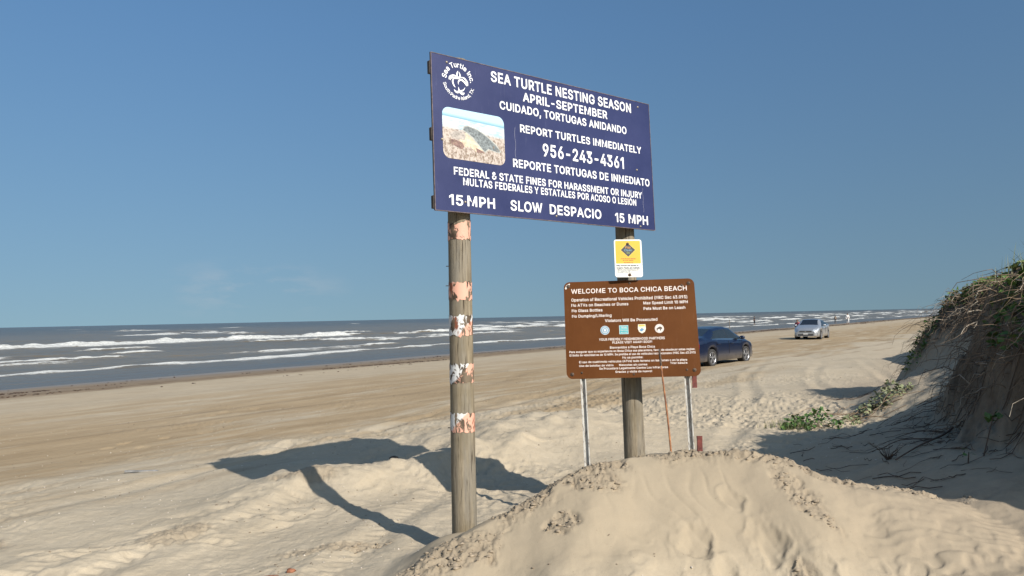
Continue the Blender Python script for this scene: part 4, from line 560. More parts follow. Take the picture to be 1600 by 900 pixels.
for t_, x0, x1, zb, cap in [
    ("SEA TURTLE NESTING SEASON", -0.658, 0.968, 0.485, 0.0877), ("APRIL-SEPTEMBER", -0.333, 0.651, 0.376, 0.0752), ("CUIDADO, TORTUGAS ANIDANDO", -0.578, 0.893, 0.270, 0.0690),
    ("REPORT TURTLES IMMEDIATELY", -0.375, 1.082, 0.108, 0.0658), ("956-243-4361", -0.138, 0.836, -0.064, 0.1094), ("REPORTE TORTUGAS DE INMEDIATO", -0.462, 1.173, -0.195, 0.0694),
    ("FEDERAL & STATE FINES FOR HARASSMENT OR INJURY", -1.043, 1.060, -0.321, 0.0610), ("MULTAS FEDERALES Y ESTATALES POR ACOSO O LESIÓN", -0.960, 0.976, -0.396, 0.0592),
    ("15", -1.094, -0.966, -0.560, 0.0823), ("MPH", -0.926, -0.661, -0.558, 0.0836), ("SLOW", -0.505, -0.168, -0.557, 0.0859), ("DESPACIO", -0.088, 0.516, -0.555, 0.0841), ("15 MPH", 0.690, 1.125, -0.567, 0.0847)]:
    lettering(t_, x0, x1, zb, cap, -.0085, M_WHITE, panel, .0185, 1.02)
# round emblem: words on a ring and a stylised turtle
arc_lettering("Sea Turtle Inc.", -.974, .424, .112, .042, 178, 3, -.0085, M_WHITE, panel, bold=.015)
arc_lettering("South Padre Island, TX.", -.972, .428, .150, .029, 194, 345, -.0085, M_WHITE, panel, inside=True, bold=.009)
bm = bmesh.new()
def ribbon(bm, pts, wid, y):
    """smooth tapered stroke"""
    P = [Vector((p[0], 0, p[1])) for p in pts]; Q = []
    for i in range(len(P)-1):
        a = P[max(i-1, 0)]; b = P[i]; c = P[i+1]; d = P[min(i+2, len(P)-1)]
        for k in range(6):
            t = k/6; Q.append((.5*((2*b)+(c-a)*t+(2*a-5*b+4*c-d)*t*t+(3*b-a-3*c+d)*t**3), wid[i]*(1-t)+wid[i+1]*t))
    Q.append((P[-1], wid[-1])); L = []; Rr = []
    for i, (p, w_) in enumerate(Q):
        t = (Q[min(i+1, len(Q)-1)][0]-Q[max(i-1, 0)][0]); t = t.normalized() if t.length else Vector((1, 0, 0)); nrm = Vector((-t.z, 0, t.x))
        a = p+nrm*w_/2; b = p-nrm*w_/2; L.append(bm.verts.new((a.x, y, a.z))); Rr.append(bm.verts.new((b.x, y, b.z)))
    for i in range(len(Q)-1): bm.faces.new((L[i], L[i+1], Rr[i+1], Rr[i]))
cx, cz = -.972, .420
def rb(pts, wd): ribbon(bm, [(cx+a, cz+b) for a, b in pts], wd, -.0085)
rb([(-.004, .088), (-.013, .062), (-.014, .040)], [.003, .016, .008]); rb([(.004, .082), (.014, .060), (.012, .042), (-.01, .034)], [.003, .012, .014, .010])
rb([(-.012, .036), (-.045, .044), (-.078, .026), (-.082, .004)], [.008, .015, .020, .022]); rb([(-.082, .004), (-.066, .022), (-.038, .024), (-.005, .030), (.014, .036)], [.014, .010, .012, .015, .006])
rb([(-.046, .020), (-.056, -.006), (-.046, -.034), (-.032, -.050)], [.006, .014, .012, .002])
rb([(.018, .040), (.052, .040), (.078, .012), (.078, -.016)], [.004, .012, .018, .020]); rb([(.078, -.016), (.056, .006), (.030, .022), (.008, .016), (-.004, -.004), (-.002, -.022)], [.016, .014, .016, .014, .008, .002])
rb([(.058, -.034), (.044, -.056), (.018, -.070), (.006, -.072)], [.002, .008, .014, .014]); rb([(-.004, -.040), (.000, -.062), (.010, -.078), (.034, -.090), (.050, -.078)], [.002, .012, .020, .020, .006])
rb([(.006, -.072), (-.014, -.084), (-.034, -.080), (-.044, -.066)], [.016, .018, .014, .003])
bm_obj('emblem', bm, M_WHITE, panel)
# printed picture of a turtle on a beach
PX, PZ, PW, PH = -.838, .003, .592, .400
def flat(name, pts, y, mat, parent):
    bm = bmesh.new(); f = bm.faces.new([bm.verts.new((x, y, z)) for x, z in pts]); bmesh.ops.triangulate(bm, faces=[f]); return bm_obj(name, bm, mat, parent)
def pic_ground():
    t = NT('printed_beach'); v = t.coord('Object'); sep = t.add('ShaderNodeSeparateXYZ'); t.l.new(v, sep.inputs[0]); z = t.math('ADD', sep.outputs[2], t.math('MULTIPLY', sep.outputs[0], .03))
    n = t.noise(t.mapping(v, scale=(.5, 1, 2)), 18, 5, .7); n2 = t.noise(v, 45, 5, .7)
    zz = t.math('ADD', z, t.math('MULTIPLY', t.math('SUBTRACT', n, .5), .05))
    sand = t.mix(t.ramp(n2, .46, .62), (.50, .43, .37), (.20, .14, .10))
    surf = t.mix(t.ramp(n, .4, .62), (.66, .70, .71), (.34, .50, .58))
    c = t.mix(t.ramp(zz, -.005, .03), sand, surf)
    c = t.mix(t.ramp(z, .093, .098), c, t.mix(t.ramp(z, .105, .125), (.20, .37, .45), (.42, .62, .72)))
    return t.out(c, .45)
picture = flat('picture', [(PX+a, PZ+b) for a, b in rrect(PW, PH, .06)], -.0078, pic_ground(), panel)
def shp(pts, y, mat, nm): return flat(nm, [(PX-PW/2+a*PW, PZ+PH/2-b*PH) for a, b in pts], y, mat, picture)
m_shell = simple('printed_shell', (.17, .19, .19), .5, .6, 70); m_skin = simple('printed_skin', (.62, .50, .36), .5, .3, 40); m_fl = simple('printed_flipper', (.20, .12, .10), .5, .4, 40); m_hd = simple('printed_head', (.36, .32, .28), .5, .4, 60)
shp([(.30, .50), (.44, .40), (.52, .52), (.55, .66), (.66, .80), (.52, .80), (.42, .72), (.34, .74), (.24, .66)], -.0082, m_skin, 'turtle_body')
shp([(.30, .41), (.335, .315), (.40, .295), (.555, .34), (.71, .445), (.86, .59), (.945, .73), (.90, .765), (.73, .72), (.665, .80), (.55, .665), (.465, .545), (.365, .455)], -.0084, simple('printed_shell_rim', (.42, .42, .38), .5, .2, 60), 'turtle_shell_rim')
shp([(.32, .40), (.345, .335), (.40, .315), (.55, .36), (.70, .46), (.84, .60), (.92, .72), (.88, .745), (.72, .70), (.66, .77), (.56, .64), (.48, .52), (.37, .43)], -.0086, m_shell, 'turtle_shell')
shp([(.10, .52), (.16, .46), (.24, .44), (.33, .45), (.36, .52), (.34, .60), (.26, .60), (.16, .60)], -.0087, m_hd, 'turtle_head')
shp([(.10, .62), (.20, .62), (.30, .66), (.33, .74), (.29, .79), (.18, .74), (.11, .69)], -.0089, m_fl, 'turtle_flipper')
shp([(.52, .72), (.60, .76), (.665, .785), (.60, .815), (.53, .81)], -.0089, m_fl, 'turtle_flipper')
bm = bmesh.new()
for k in range(150):
    a = random.uniform(.04, .96); b = random.uniform(.58, .90)
    if .33 < a < .8 and b < .72: b = random.uniform(.78, .92)
    h = random.uniform(.03, .10); l = random.uniform(-.03, .03)
    X0, Z0 = PX-PW/2+a*PW, PZ+PH/2-(b+.05)*PH
    v_ = [bm.verts.new(p) for p in ((X0-.0025, -.0092, Z0), (X0+.0025, -.0092, Z0), (X0+l*PW, -.0092, Z0+h*PH))]; bm.faces.new(v_)
bm_obj('dry_grass', bm, simple('printed_grass', (.27, .20, .14), .5, .5, 80), picture)
for x, z in ((-1.077, .558), (1.064, .558), (-1.141, -.058), (1.009, -.052), (-.945, -.527), (-.015, -.567), (1.02, -.586)): bolt(panel, x, z, -.0062, .0105, M_BOLTG)
# scratches on the board face
bm = bmesh.new()
for x, z0, z1 in ((-.43, -.19, .14), (1.075, -.45, -.22)):
    bm = bmesh.new()
    pts = [(x+.004*math.sin(k*1.7), z0+(z1-z0)*k/8) for k in range(9)]; ribbon(bm, pts, [.002]*9, -.0068)
    bm_obj('scratch', bm, simple('bare_scratch', (.30, .30, .36), .6), panel)
post1 = link('post', post_mesh(-.6, 4.05-bz, .100, .084, (0, 0), 1), M_WOOD, board, True)
z2 = H(p2.x, p2.y); q2 = p2-p1
me = post_mesh(z2-bz-.5, 4.0-bz, .101, .082, (-.018, 0), 5)
post2 = link('post', me, M_WOOD, board, True); post2.location = (q2.x+.018*(z2-bz), q2.y, 0)
def zpost(py): return 2-(py-497.3)*5.90/1180
for k, (ya, yb, wn_, l0) in enumerate(((346, 374, -.30, 0), (441, 468, -.07, 0), (493, 524, .075, 0), (568, 597, .035, 0), (644, 673, .01, 0))):
    zc, hh = (zpost(ya)+zpost(yb))/2-bz, (zpost(ya)-zpost(yb))/2
    seg = 40; bm = bmesh.new(); rings = []
    for iz in range(5):
        z = -hh+2*hh*iz/4; rr = (.100+(.084-.100)*((zc+z+.6)/(4.05-bz+.6)))*1.028
        ring = []
        for i in range(seg):
            a = 2*math.pi*i/seg; jag = (random.uniform(-.010, .006)*(2.2 if i % 7 == k else 1) if iz in (0, 4) else 0)
            if iz == 4 and k == 0: jag -= .035*max(0, math.cos(a-R(250)))-.02
            ring.append(bm.verts.new((rr*math.cos(a), rr*math.sin(a), z+jag)))
        rings.append(ring)
    for a, b in zip(rings, rings[1:]):
        for i in range(seg): bm.faces.new((a[i], a[(i+1) % seg], b[(i+1) % seg], b[i]))
    o = bm_obj('reflective_band', bm, tape_material('peeling_band', wn_, 1.37*k+.4), post1, True); o.location = (0, 0, zc)
    o['label'] = ['faded salmon band with rust streaks under the board', 'peeling salmon and white band', 'mostly white flaking band', 'white and salmon diagonal band', 'lowest white and salmon diagonal band'][k]
for (z, px) in ((zpost(415)-bz, -.093), (zpost(446)-bz, -.098), (zpost(668)-bz, -.1)):
    bm = bmesh.new(); lathe(bm, [(.0005, -.016), (.005, -.015), (.003, -.012), (.003, .02)], 8, 'X', (px, -.01, z)); bm_obj('nail', bm, M_BOLT, post1)

# --- brown welcome sign on two thin metal posts
sc = .975
WR = (Matrix.Rotation(R(-3.56), 3, 'Z') @ Matrix.Rotation(R(-9.53), 3, 'X') @ Matrix.Rotation(R(-.48), 3, 'Y'))
WL = Vector((1.098*sc, 7.04*sc, 2+(1.873-2)*sc)); WW, WH = 1.22*sc, .9144*sc
def plane_pt(x, z, y=0.0): return WL+WR @ Vector((x, y, z))
lp_t, rp_t = plane_pt(-.437, -.405, .03), plane_pt(.478, -.400, .03)
wsign = empty('welcome_sign', (1.08, 6.7, H(1.08, 6.7)), 'brown beach rules sign with rounded corners on two thin white-flecked metal posts', 'sign')
Winv = wsign.matrix_world.inverted()
def brown():
    t = NT('brown_paint'); v = t.coord('Object'); n = t.noise(v, 3, 4, .6); st = t.noise(t.mapping(v, scale=(5, 1, .5)), 8, 5, .7); sp = t.noise(v, 38, 4, .7)
    c = t.mix(t.ramp(n, .3, .7), (.092, .032, .0085), (.118, .043, .012))
    c = t.mix(t.ramp(st, .58, .72, 0, .35), c, (.16, .075, .038))
    c = t.mix(t.ramp(sp, .71, .76, 0, .8), c, (.42, .27, .19))
    return t.out(c, .5, t.bump(sp, .1, .002), spec=.08)
bm = bmesh.new(); slab(bm, rrect(WW, WH, .055), -.0025, .0025)
for v_ in bm.verts:                               # slight bend at the lower right and a nick at the upper left
    if v_.co.x > .4 and v_.co.z < -.3: v_.co.x += .006
wp = bm_obj('panel', bm, brown(), wsign); wp.matrix_parent_inverse = Matrix(); wp.matrix_local = Winv @ (Matrix.Translation(WL) @ WR.to_4x4())
M_CREAM = simple('cream_vinyl', (.74, .66, .60), .6, .10, 14)
for t_, x0, x1, zb, cap in [
    ("WELCOME TO BOCA CHICA BEACH", -0.528, 0.524, 0.335, 0.0435), ("Operation of Recreational Vehicles Prohibited (NRC Sec 63.093)", -0.529, 0.523, 0.262, 0.0287), ("No ATVs on Beaches or Dunes", -0.531, -0.012, 0.213, 0.0271),
    ("Max Speed Limit 10 MPH", 0.125, 0.525, 0.216, 0.0267), ("No Glass Bottles", -0.528, -0.249, 0.163, 0.0265), ("Pets Must Be on Leash", 0.124, 0.499, 0.165, 0.0261), ("No Dumping/Littering", -0.528, -0.169, 0.112, 0.0258),
    ("Violators Will Be Prosecuted", -0.231, 0.242, 0.063, 0.0266), ("YOUR FRIENDLY NEIGHBORHOOD PARTNERS", -0.292, 0.299, -0.107, 0.0225), ("PLEASE VISIT AGAIN SOON", -0.172, 0.183, -0.136, 0.0208), ("Bienvenidos a Playa Boca Chica", -0.196, 0.206, -0.181, 0.0207),
    ("Para asegurar que su experiencia en Boca Chica sea placentera, favor de obedecer estas reglas:", -0.563, 0.561, -0.212, 0.0191), ("El limite de velocidad es de 10 MPH. Se prohibe el uso de vehiculos recreacionales (NRC Sec.63.093)", -0.562, 0.564, -0.243, 0.0195),
    ("No se permite:", -0.088, 0.095, -0.274, 0.0195), ("El uso de cuatrimoto vehiculos (ATVs) todo terreno en las dunas o en la playa", -0.478, 0.485, -0.306, 0.0195), ("Uso de botellas de vidrio", -0.479, -0.172, -0.339, 0.0179),
    ("Mascotas sin correa", -0.121, 0.129, -0.339, 0.0183), ("Tirar basura", 0.334, 0.485, -0.333, 0.0182), ("Se Procedera Legalmente Contra Los Infractores", -0.300, 0.312, -0.368, 0.0188), ("Gracias y visite de nuevo!", -0.157, 0.169, -0.400, 0.0183)]:
    lettering(t_, x0, x1, zb, cap, -.0034, M_CREAM, wp, .011 if cap > .04 else .013, 1.02)
def badge(name, parts):
    """parts: list of (outline points or radius, colour, centre) stacked 0.4 mm apart"""
    root = None
    for k, (g, col, (x, z)) in enumerate(parts):
        bm = bmesh.new()
        if isinstance(g, (int, float)): disc(bm, g, -.0034-.0004*k, x, z)
        else: bm.faces.new([bm.verts.new((x+a, -.0034-.0004*k, z+b)) for a, b in g])
        o = bm_obj(name if root is None else 'emblem_detail', bm, simple('badge_ink', col, .5, .1), wp if root is None else root)
        root = root or o
    return root
sq = lambda a, b: [(-a, -b), (a, -b), (a, b), (-a, b)]
star = [((.018 if i % 2 == 0 else .008)*math.sin(i*math.pi/5), (.018 if i % 2 == 0 else .008)*math.cos(i*math.pi/5)) for i in range(10)]
badge('round_seal', [(.041, (.55, .58, .58), (-.234, -.012)), (.037, (.16, .28, .36), (-.234, -.012)), (.026, (.62, .62, .58), (-.234, -.012)), (.020, (.10, .22, .34), (-.234, -.012)), (star, (.7, .7, .66), (-.234, -.012))])
tb = badge('square_badge', [(sq(.041, .040), (.55, .62, .60), (-.064, -.011)), (sq(.037, .036), (.03, .36, .38), (-.064, -.011)), (sq(.030, .002), (.6, .68, .66), (-.064, -.004))])
lettering("TEXAS", -.092, -.038, .004, .014, -.0050, M_CREAM, tb, .03); lettering("GENERAL LAND OFFICE", -.096, -.032, -.022, .008, -.0050, M_CREAM, tb, .02); lettering("BEACH ACCESS", -.092, -.036, -.040, .008, -.0050, M_CREAM, tb, .02)
shield = [(-.033, .042), (.033, .042), (.036, .0), (.026, -.026), (0, -.042), (-.026, -.026), (-.036, 0)]
badge('shield_badge', [(shield, (.70, .66, .52), (.099, -.008)), (sq(.028, .008), (.55, .42, .08), (.099, .022)), ([(-.022, -.004), (-.004, .008), (.022, .004), (.010, -.012), (-.010, -.022)], (.10, .24, .40), (.099, -.012)), ([(-.018, .010), (.002, .0), (.016, .010), (.0, .004)], (.12, .12, .10), (.099, -.004))])
badge('bison_badge', [(.041, (.66, .62, .56), (.256, -.009)), (.036, (.52, .30, .24), (.256, -.009)), (.033, (.68, .64, .58), (.256, -.009)), ([(-.024, -.018), (-.016, -.018), (-.014, -.006), (.004, -.006), (.006, -.020), (.014, -.020), (.016, -.004), (.024, -.008), (.026, .006), (.016, .016), (.002, .018), (-.016, .008), (-.026, .002)], (.09, .055, .035), (.256, -.009))])
for x, z in ((-.554, .404), (.543, .401), (-.544, -.405), (.545, -.391)): bolt(wp, x, z, -.0026, .010, M_BOLT, .017)
for x, z in ((.009, .418), (.479, .385), (-.458, -.392), (.007, -.416), (.478, -.387)): bolt(wp, x, z, -.0026, .0075, M_BOLT, .010)
bm = bmesh.new(); bm.faces.new([bm.verts.new((x, -.0031, z)) for x, z in ((-.585, .385), (-.570, .418), (-.540, .432), (-.535, .425), (-.552, .405), (-.575, .375))]); bm_obj('bare_corner', bm, simple('bare_metal', (.62, .58, .52), .5, .2, 50), wp)
def metal_post_mat():
    t = NT('flaking_metal'); v = t.coord('Object'); n = t.noise(t.mapping(v, scale=(1, 1, .25)), 60, 5, .7); r = t.noise(v, 14, 4, .6)
    c = t.mix(t.ramp(n, .5, .62), (.50, .48, .43), (.20, .17, .14)); c = t.mix(t.ramp(r, .6, .72, 0, .7), c, (.22, .10, .05))
    return t.out(c, .55, t.bump(n, .3, .004), metal=.2)
M_POST = metal_post_mat()
def u_post(top, bot):
    """a U-channel sign post: back web and two flanges, with punched holes as dark rings"""
    ax = (top-bot); L = ax.length; zx = ax.normalized(); xx = Vector((1, -.06, 0)); xx = (xx-zx*xx.dot(zx)).normalized(); yy = zx.cross(xx)
    bm = bmesh.new()
    box(bm, -.013, .013, .020, .024, 0, L); box(bm, -.0165, -.0132, -.006, .024, 0, L); box(bm, .0132, .0165, -.006, .024, 0, L)
    box(bm, -.026, -.0167, -.010, -.0062, 0, L); box(bm, .0167, .026, -.010, -.0062, 0, L)
    for k in range(int(L/.05)): lathe(bm, [(.0002, .0192), (.0035, .0193)], 8, 'Y', (0, 0, .03+k*.05))
    bmesh.ops.transform(bm, matrix=Matrix(((xx.x, yy.x, zx.x, bot.x), (xx.y, yy.y, zx.y, bot.y), (xx.z, yy.z, zx.z, bot.z), (0, 0, 0, 1))), verts=bm.verts)
    bmesh.ops.transform(bm, matrix=Winv, verts=bm.verts)
    return bm_obj('post', bm, M_POST, wsign)
for xl, xb in ((-.452, .634), (.478, 1.555)): u_post(plane_pt(xl, -.15, .012), Vector((xb, 6.665, .45)))
# --- small yellow notice
YR = (Matrix.Rotation(R(1.52), 3, 'Z') @ Matrix.Rotation(R(-9.93), 3, 'X') @ Matrix.Rotation(R(.75), 3, 'Y'))
ysc = .994
ysign = empty('notice_sign', (1.078*ysc, 6.948*ysc, 2+.52*ysc), 'small yellow and white notice with black diamond nailed to the right timber post', 'sign', YR)
M_YEL = simple('yellow_ink', (.62, .37, .008), .45, .06, 8); M_WHS = simple('white_plate', (.72, .71, .64), .45, .06, 10); M_BLK = simple('black_ink', (.025, .025, .03), .5, .1)
bm = bmesh.new(); slab(bm, rrect(.254, .3556, .022), -.0015, .0015); yp = bm_obj('panel', bm, M_WHS, ysign)
flat('yellow_field', [(x-.001, z+.0572) for x, z in rrect(.229, .2155, .008)], -.0021, M_YEL, yp)
flat('diamond_border', [(0, .148), (.072, .0785), (0, .009), (-.072, .0785)], -.0025, simple('gold_border', (.75, .55, .08), .5), yp)
flat('diamond', [(0, .144), (.067, .0785), (0, .013), (-.067, .0785)], -.0029, M_BLK, yp)
lettering("Play", -.025, .026, .092, .022, -.0034, simple('orange_ink', (.62, .28, .04), .5), yp, .004)
lettering("Clean", -.036, .035, .066, .020, -.0034, simple('blue_ink', (.16, .32, .42), .5), yp, .004)
lettering("Go", -.014, .014, .042, .018, -.0034, simple('green_ink', (.28, .38, .10), .5), yp, .004)
M_RED = simple('red_ink', (.30, .05, .02), .5)
for t_, x0, x1, zb, cap, m in (("STOP INVASIVE SPECIES", -.070, .066, -.010, .010, M_RED), ("IN YOUR TRACKS.", -.050, .046, -.025, .010, M_RED), ("PlayCleanGo.org", -.042, .040, -.046, .010, M_RED),
        ("Help Prevent the Spread of", -.113, .091, -.076, .016, M_BLK), ("Invasive Plants and Animals.", -.112, .103, -.098, .016, M_BLK),
        ("REMOVE plants, animals & mud from boots, gear, pets & vehicles.", -.106, .097, -.107, .006, M_BLK), ("CLEAN your gear before entering & leaving the site.", -.106, .082, -.118, .006, M_BLK), ("STAY on designated roads & trails.", -.106, .012, -.129, .006, M_BLK), ("USE CERTIFIED or local firewood & hay.", -.106, .030, -.140, .006, M_BLK)):
    lettering(t_, x0, x1, zb, cap, -.0025, m, yp, .03)
bolt(yp, -.002, .135, -.0032, .009, M_BOLT, .013); bolt(yp, .006, -.157, -.0016, .009, M_BOLT, .014)
flat('rust_stain', [(-.012, -.168), (-.008, -.148), (.004, -.142), (.018, -.146), (.024, -.168)], -.0019, simple('rust', (.45, .20, .08), .7, .4, 80), yp)
# --- orange rod leaning against the brown sign, dark red stake and scrap
def rod_mat():
    t = NT('rusty_rod'); v = t.coord('Object'); n = t.noise(t.mapping(v, scale=(1, 1, .3)), 30, 5, .7)
    return t.out(t.mix(t.ramp(n, .4, .6), (.46, .20, .075), (.17, .07, .035)), .7, t.bump(n, .4, .004))
ra = Vector((1.307, 6.36, H(1.307, 6.36)-.12)); rt = Vector((1.254, 6.47, 1.706))
rod = empty('leaning_rod', (1.307, 6.36, H(1.307, 6.36)), 'thin rust-orange rod stuck in the mound in front of the brown sign', 'rod')
o_ = rod.location
V_, F_ = tubes_np([np.array([(ra+(rt-ra)*q+Vector((.006*math.sin(q*5), 0, 0)))-o_ for q in np.linspace(0, .86, 14)])], [np.linspace(.0085, .0075, 14)], 8); link('shaft', np_mesh('shaft', V_, F_), rod_mat(), rod, True)
V_, F_ = tubes_np([np.array([(ra+(rt-ra)*q+Vector((.006*math.sin(q*5), 0, 0)))-o_ for q in (.855, .93, .99, 1.0)])], [np.array([.0088, .010, .009, .001])], 8); link('dark_tip', np_mesh('dark_tip', V_, F_), M_BOLT, rod, True)
def splinter(name, x, y, z0, z1, w_, d_, label, cat):
    bm = bmesh.new(); n = 7; tops = []
    g = [bm.verts.new((-w_/2, -d_/2, 0)), bm.verts.new((w_/2, -d_/2, 0)), bm.verts.new((w_/2, d_/2, 0)), bm.verts.new((-w_/2, d_/2, 0))]
    bots = g
    for k in range(1, n+1):
        z = (z1-z0)*k/n; row = [bm.verts.new((sx*w_/2*random.uniform(.88, 1.0), sy*d_/2*random.uniform(.85, 1), z+(random.uniform(-.02, .02) if k == n else 0))) for sx, sy in ((-1, -1), (1, -1), (1, 1), (-1, 1))]
        for i in range(4): bm.faces.new((bots[i], bots[(i+1) % 4], row[(i+1) % 4], row[i]))
        bots = row
    bm.faces.new(bots)
    o = bm_obj(name, bm, simple('dark_red_paint', (.13, .030, .022), .65, .5, 40, bump=.3)); o.location = (x, y, z0)
    return tag(o, label, cat)
splinter('broken_stake', 1.697, 7.0, H(1.697, 7.0)-.3, .885, .050, .03, 'short dark red broken stake behind the mound beside the right metal post', 'stake')
o = splinter('torn_scrap', 1.628, 6.84, 1.330, 1.46, .045, .012, 'dark red torn scrap hanging under the lower right corner of the brown sign', 'scrap')

# ------------------------------------------------------------------ dune vegetation
VEG = np.random.default_rng(5)
def leafy_mat(name, a, b, dry=None, scale=3.0):
    t = NT(name); v = t.coord('Object'); n = t.noise(v, scale, 4, .6); f = t.noise(v, 45, 2, .5)
    c = t.mix(t.ramp(n, .35, .65), a, b); c = t.mix(t.ramp(f, .4, .7, 0, .45), c, tuple(min(1, x*1.7) for x in b))
    if dry: c = t.mix(t.ramp(t.noise(v, scale*2.3, 3, .6), .56, .66, 0, .85), c, dry)
    t.b.inputs['Subsurface Weight'].default_value = 0
    return t.out(c, .55, spec=.3)
M_GREEN = leafy_mat('green_leaves', (.040, .090, .018), (.095, .165, .034), (.17, .17, .06), 2.2)
M_PALELEAF = leafy_mat('pale_leaves', (.10, .125, .060), (.20, .22, .115), (.26, .23, .12), 6)
M_VINE = leafy_mat('vine_leaves', (.036, .085, .020), (.085, .150, .038), None, 8)
M_BLADE = leafy_mat('grass_blades', (.075, .10, .030), (.16, .17, .065), (.30, .245, .135), 1.4)
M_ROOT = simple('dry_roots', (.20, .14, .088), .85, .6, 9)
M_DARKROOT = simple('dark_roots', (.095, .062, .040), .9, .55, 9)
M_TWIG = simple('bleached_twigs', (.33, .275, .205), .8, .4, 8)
def leaves_np(P, size, rg, fold=.35, up=.5, aspect=.62):
    """one folded, pointed leaf of 4 triangles per point"""
    n = len(P); size = np.broadcast_to(size, (n,))
    d = rg.normal(size=(n, 3)); d[:, 2] = d[:, 2]*.5+.1; d /= np.linalg.norm(d, axis=1, keepdims=True)
    nn = rg.normal(size=(n, 3))*.8; nn[:, 2] += up*2; s = np.cross(d, nn); s /= np.linalg.norm(s, axis=1, keepdims=True)+1e-9; m = np.cross(s, d)
    S = size[:, None]; w_ = S*aspect*.5
    a = P; b = P+d*S*.45+s*w_+m*w_*fold; c = P+d*S*.45-s*w_+m*w_*fold; e = P+d*S-m*S*.12; g = P+d*S*.5
    V = np.stack([a, b, g, c, e], 1).reshape(-1, 3); o = np.arange(n)[:, None]*5
    F = np.concatenate([o+np.array([[0, 2, 1]]), o+np.array([[0, 3, 2]]), o+np.array([[1, 2, 4]]), o+np.array([[2, 3, 4]])])
    return V, F
def blades_np(P, h, rg, lean=.5, w_=.006):
    """curved grass blades, each three segments tapering to a point"""
    n = len(P); a = rg.uniform(0, 2*np.pi, n); ln = rg.uniform(.15, 1, n)*lean; dirv = np.stack([np.cos(a), np.sin(a), np.zeros(n)], 1); sd = np.stack([-np.sin(a+.6), np.cos(a+.6), np.zeros(n)], 1)
    h = np.broadcast_to(h, (n,))[:, None]; ln = ln[:, None]; rows = []
    for t in (0, .4, .75, 1.0):
        c = P+dirv*h*ln*t**1.8+np.array([0, 0, 1.])*h*(t-.35*ln*t*t); ww = w_*(1-t)**.7
        rows += [c-sd*ww, c+sd*ww]
    V = np.stack(rows, 1).reshape(-1, 3); o = np.arange(n)[:, None]*8
    F = np.concatenate([o+np.array([[k, k+1, k+3, k+2]]) for k in (0, 2, 4)])
    return V, F
def on_edge(n, rg, y0, y1, d0, d1):
    """random points in the strip d0..d1 metres inside the dune edge"""
    out = np.zeros((0, 3)); Dd = np.zeros(0)
    while len(out) < n:
        x = rg.uniform(4.6, 13, 60000); y = rg.uniform(y0, y1, 60000); z, at = terrain(x, y); D = at['D']; m = (D > d0) & (D < d1)
        out = np.vstack([out, np.stack([x[m], y[m], z[m]], 1)]); Dd = np.append(Dd, D[m])
    return out[:n], Dd[:n]
# green mat of leaves and runners on top of the dune
P, D_ = on_edge(24000, VEG, 5, 17.5, -.42, 2.2)
keep = fbm(P[:, 0]*.9, P[:, 1]*.9, 301, 2) > -.5+.38*(P[:, 1] < 10.5)
P = P[keep]; hgt = .06+.34*np.clip(fbm(P[:, 0]*.7, P[:, 1]*.7, 303, 3)+.35, 0, 1)*ss(-.4, .3, D_[keep])
Q = P.copy(); Q[:, 2] += VEG.uniform(0, 1, len(P))**.8*hgt
V, F = leaves_np(Q, VEG.uniform(.055, .12, len(Q)), VEG)
tag(link('dune_vine_mat', np_mesh('dune_vine_mat', V, F), M_GREEN), 'dense green leafy ground cover on top of the eroded dune', 'ground cover', kind='stuff')
P, D_ = on_edge(5200, VEG, 5, 19, -.25, 2.2)
V, F = blades_np(P+np.array([0, 0, .02]), VEG.uniform(.10, .34, len(P))*(.6+.8*np.clip(fbm(P[:, 0]*.8, P[:, 1]*.8, 305, 2)+.4, 0, 1)), VEG, .8, .0045)
tag(link('dune_grass', np_mesh('dune_grass', V, F), M_BLADE), 'tufts of green and straw grass along the dune brow', 'grass', kind='stuff')
# tangle of roots and dead runners hanging down the bank
def hangers(n, rg, y0, y1, d0, d1, l0, l1, r0, r1, out_, droop, wig):
    P, _ = on_edge(n, rg, y0, y1, d0, d1); paths, rad = [], []
    e = .06; gx = (terrain(P[:, 0]+e, P[:, 1], False)[1]['D']-terrain(P[:, 0]-e, P[:, 1], False)[1]['D']); gy = (terrain(P[:, 0], P[:, 1]+e, False)[1]['D']-terrain(P[:, 0], P[:, 1]-e, False)[1]['D'])
    g = np.stack([-gx, -gy], 1); g /= np.linalg.norm(g, axis=1, keepdims=True)+1e-9
    for p, n2 in zip(P, g):
        L = rg.uniform(l0, l1); k = 7; a = rg.normal(0, .7); c_, s_ = math.cos(a), math.sin(a); o = np.array([n2[0]*c_-n2[1]*s_, n2[0]*s_+n2[1]*c_])
        t = np.linspace(0, 1, k); up = rg.uniform(-.1, .5); wg = np.cumsum(rg.normal(0, wig, (k, 3)), 0)*L
        pts = np.zeros((k, 3)); pts[:, :2] = p[:2]+o*(L*out_*t)[:, None]; pts[:, 2] = p[2]+L*(up*t-droop*t*t)
        paths.append(pts+wg*np.array([1, 1, .6])); rad.append(rg.uniform(r0, r1)*np.linspace(1, .35, k))
    return paths, rad
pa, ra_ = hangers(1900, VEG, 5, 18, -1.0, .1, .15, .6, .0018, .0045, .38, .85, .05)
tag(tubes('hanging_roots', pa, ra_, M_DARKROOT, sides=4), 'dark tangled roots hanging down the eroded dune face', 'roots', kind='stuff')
pa, ra_ = hangers(1300, VEG, 5, 18, -.9, .0, .25, 1.0, .0025, .006, .55, .55, .06)
tag(tubes('dead_runners', pa, ra_, M_ROOT, sides=4), 'brown dead runners sticking out of the dune brow', 'roots', kind='stuff')
pa, ra_ = hangers(170, VEG, 6, 17, -.7, -.08, .35, 1.0, .004, .008, .6, .5, .075)
tag(tubes('bleached_runners', pa, ra_, M_TWIG, sides=4), 'bleached grey twigs curling over the dune brow', 'twigs', kind='stuff')
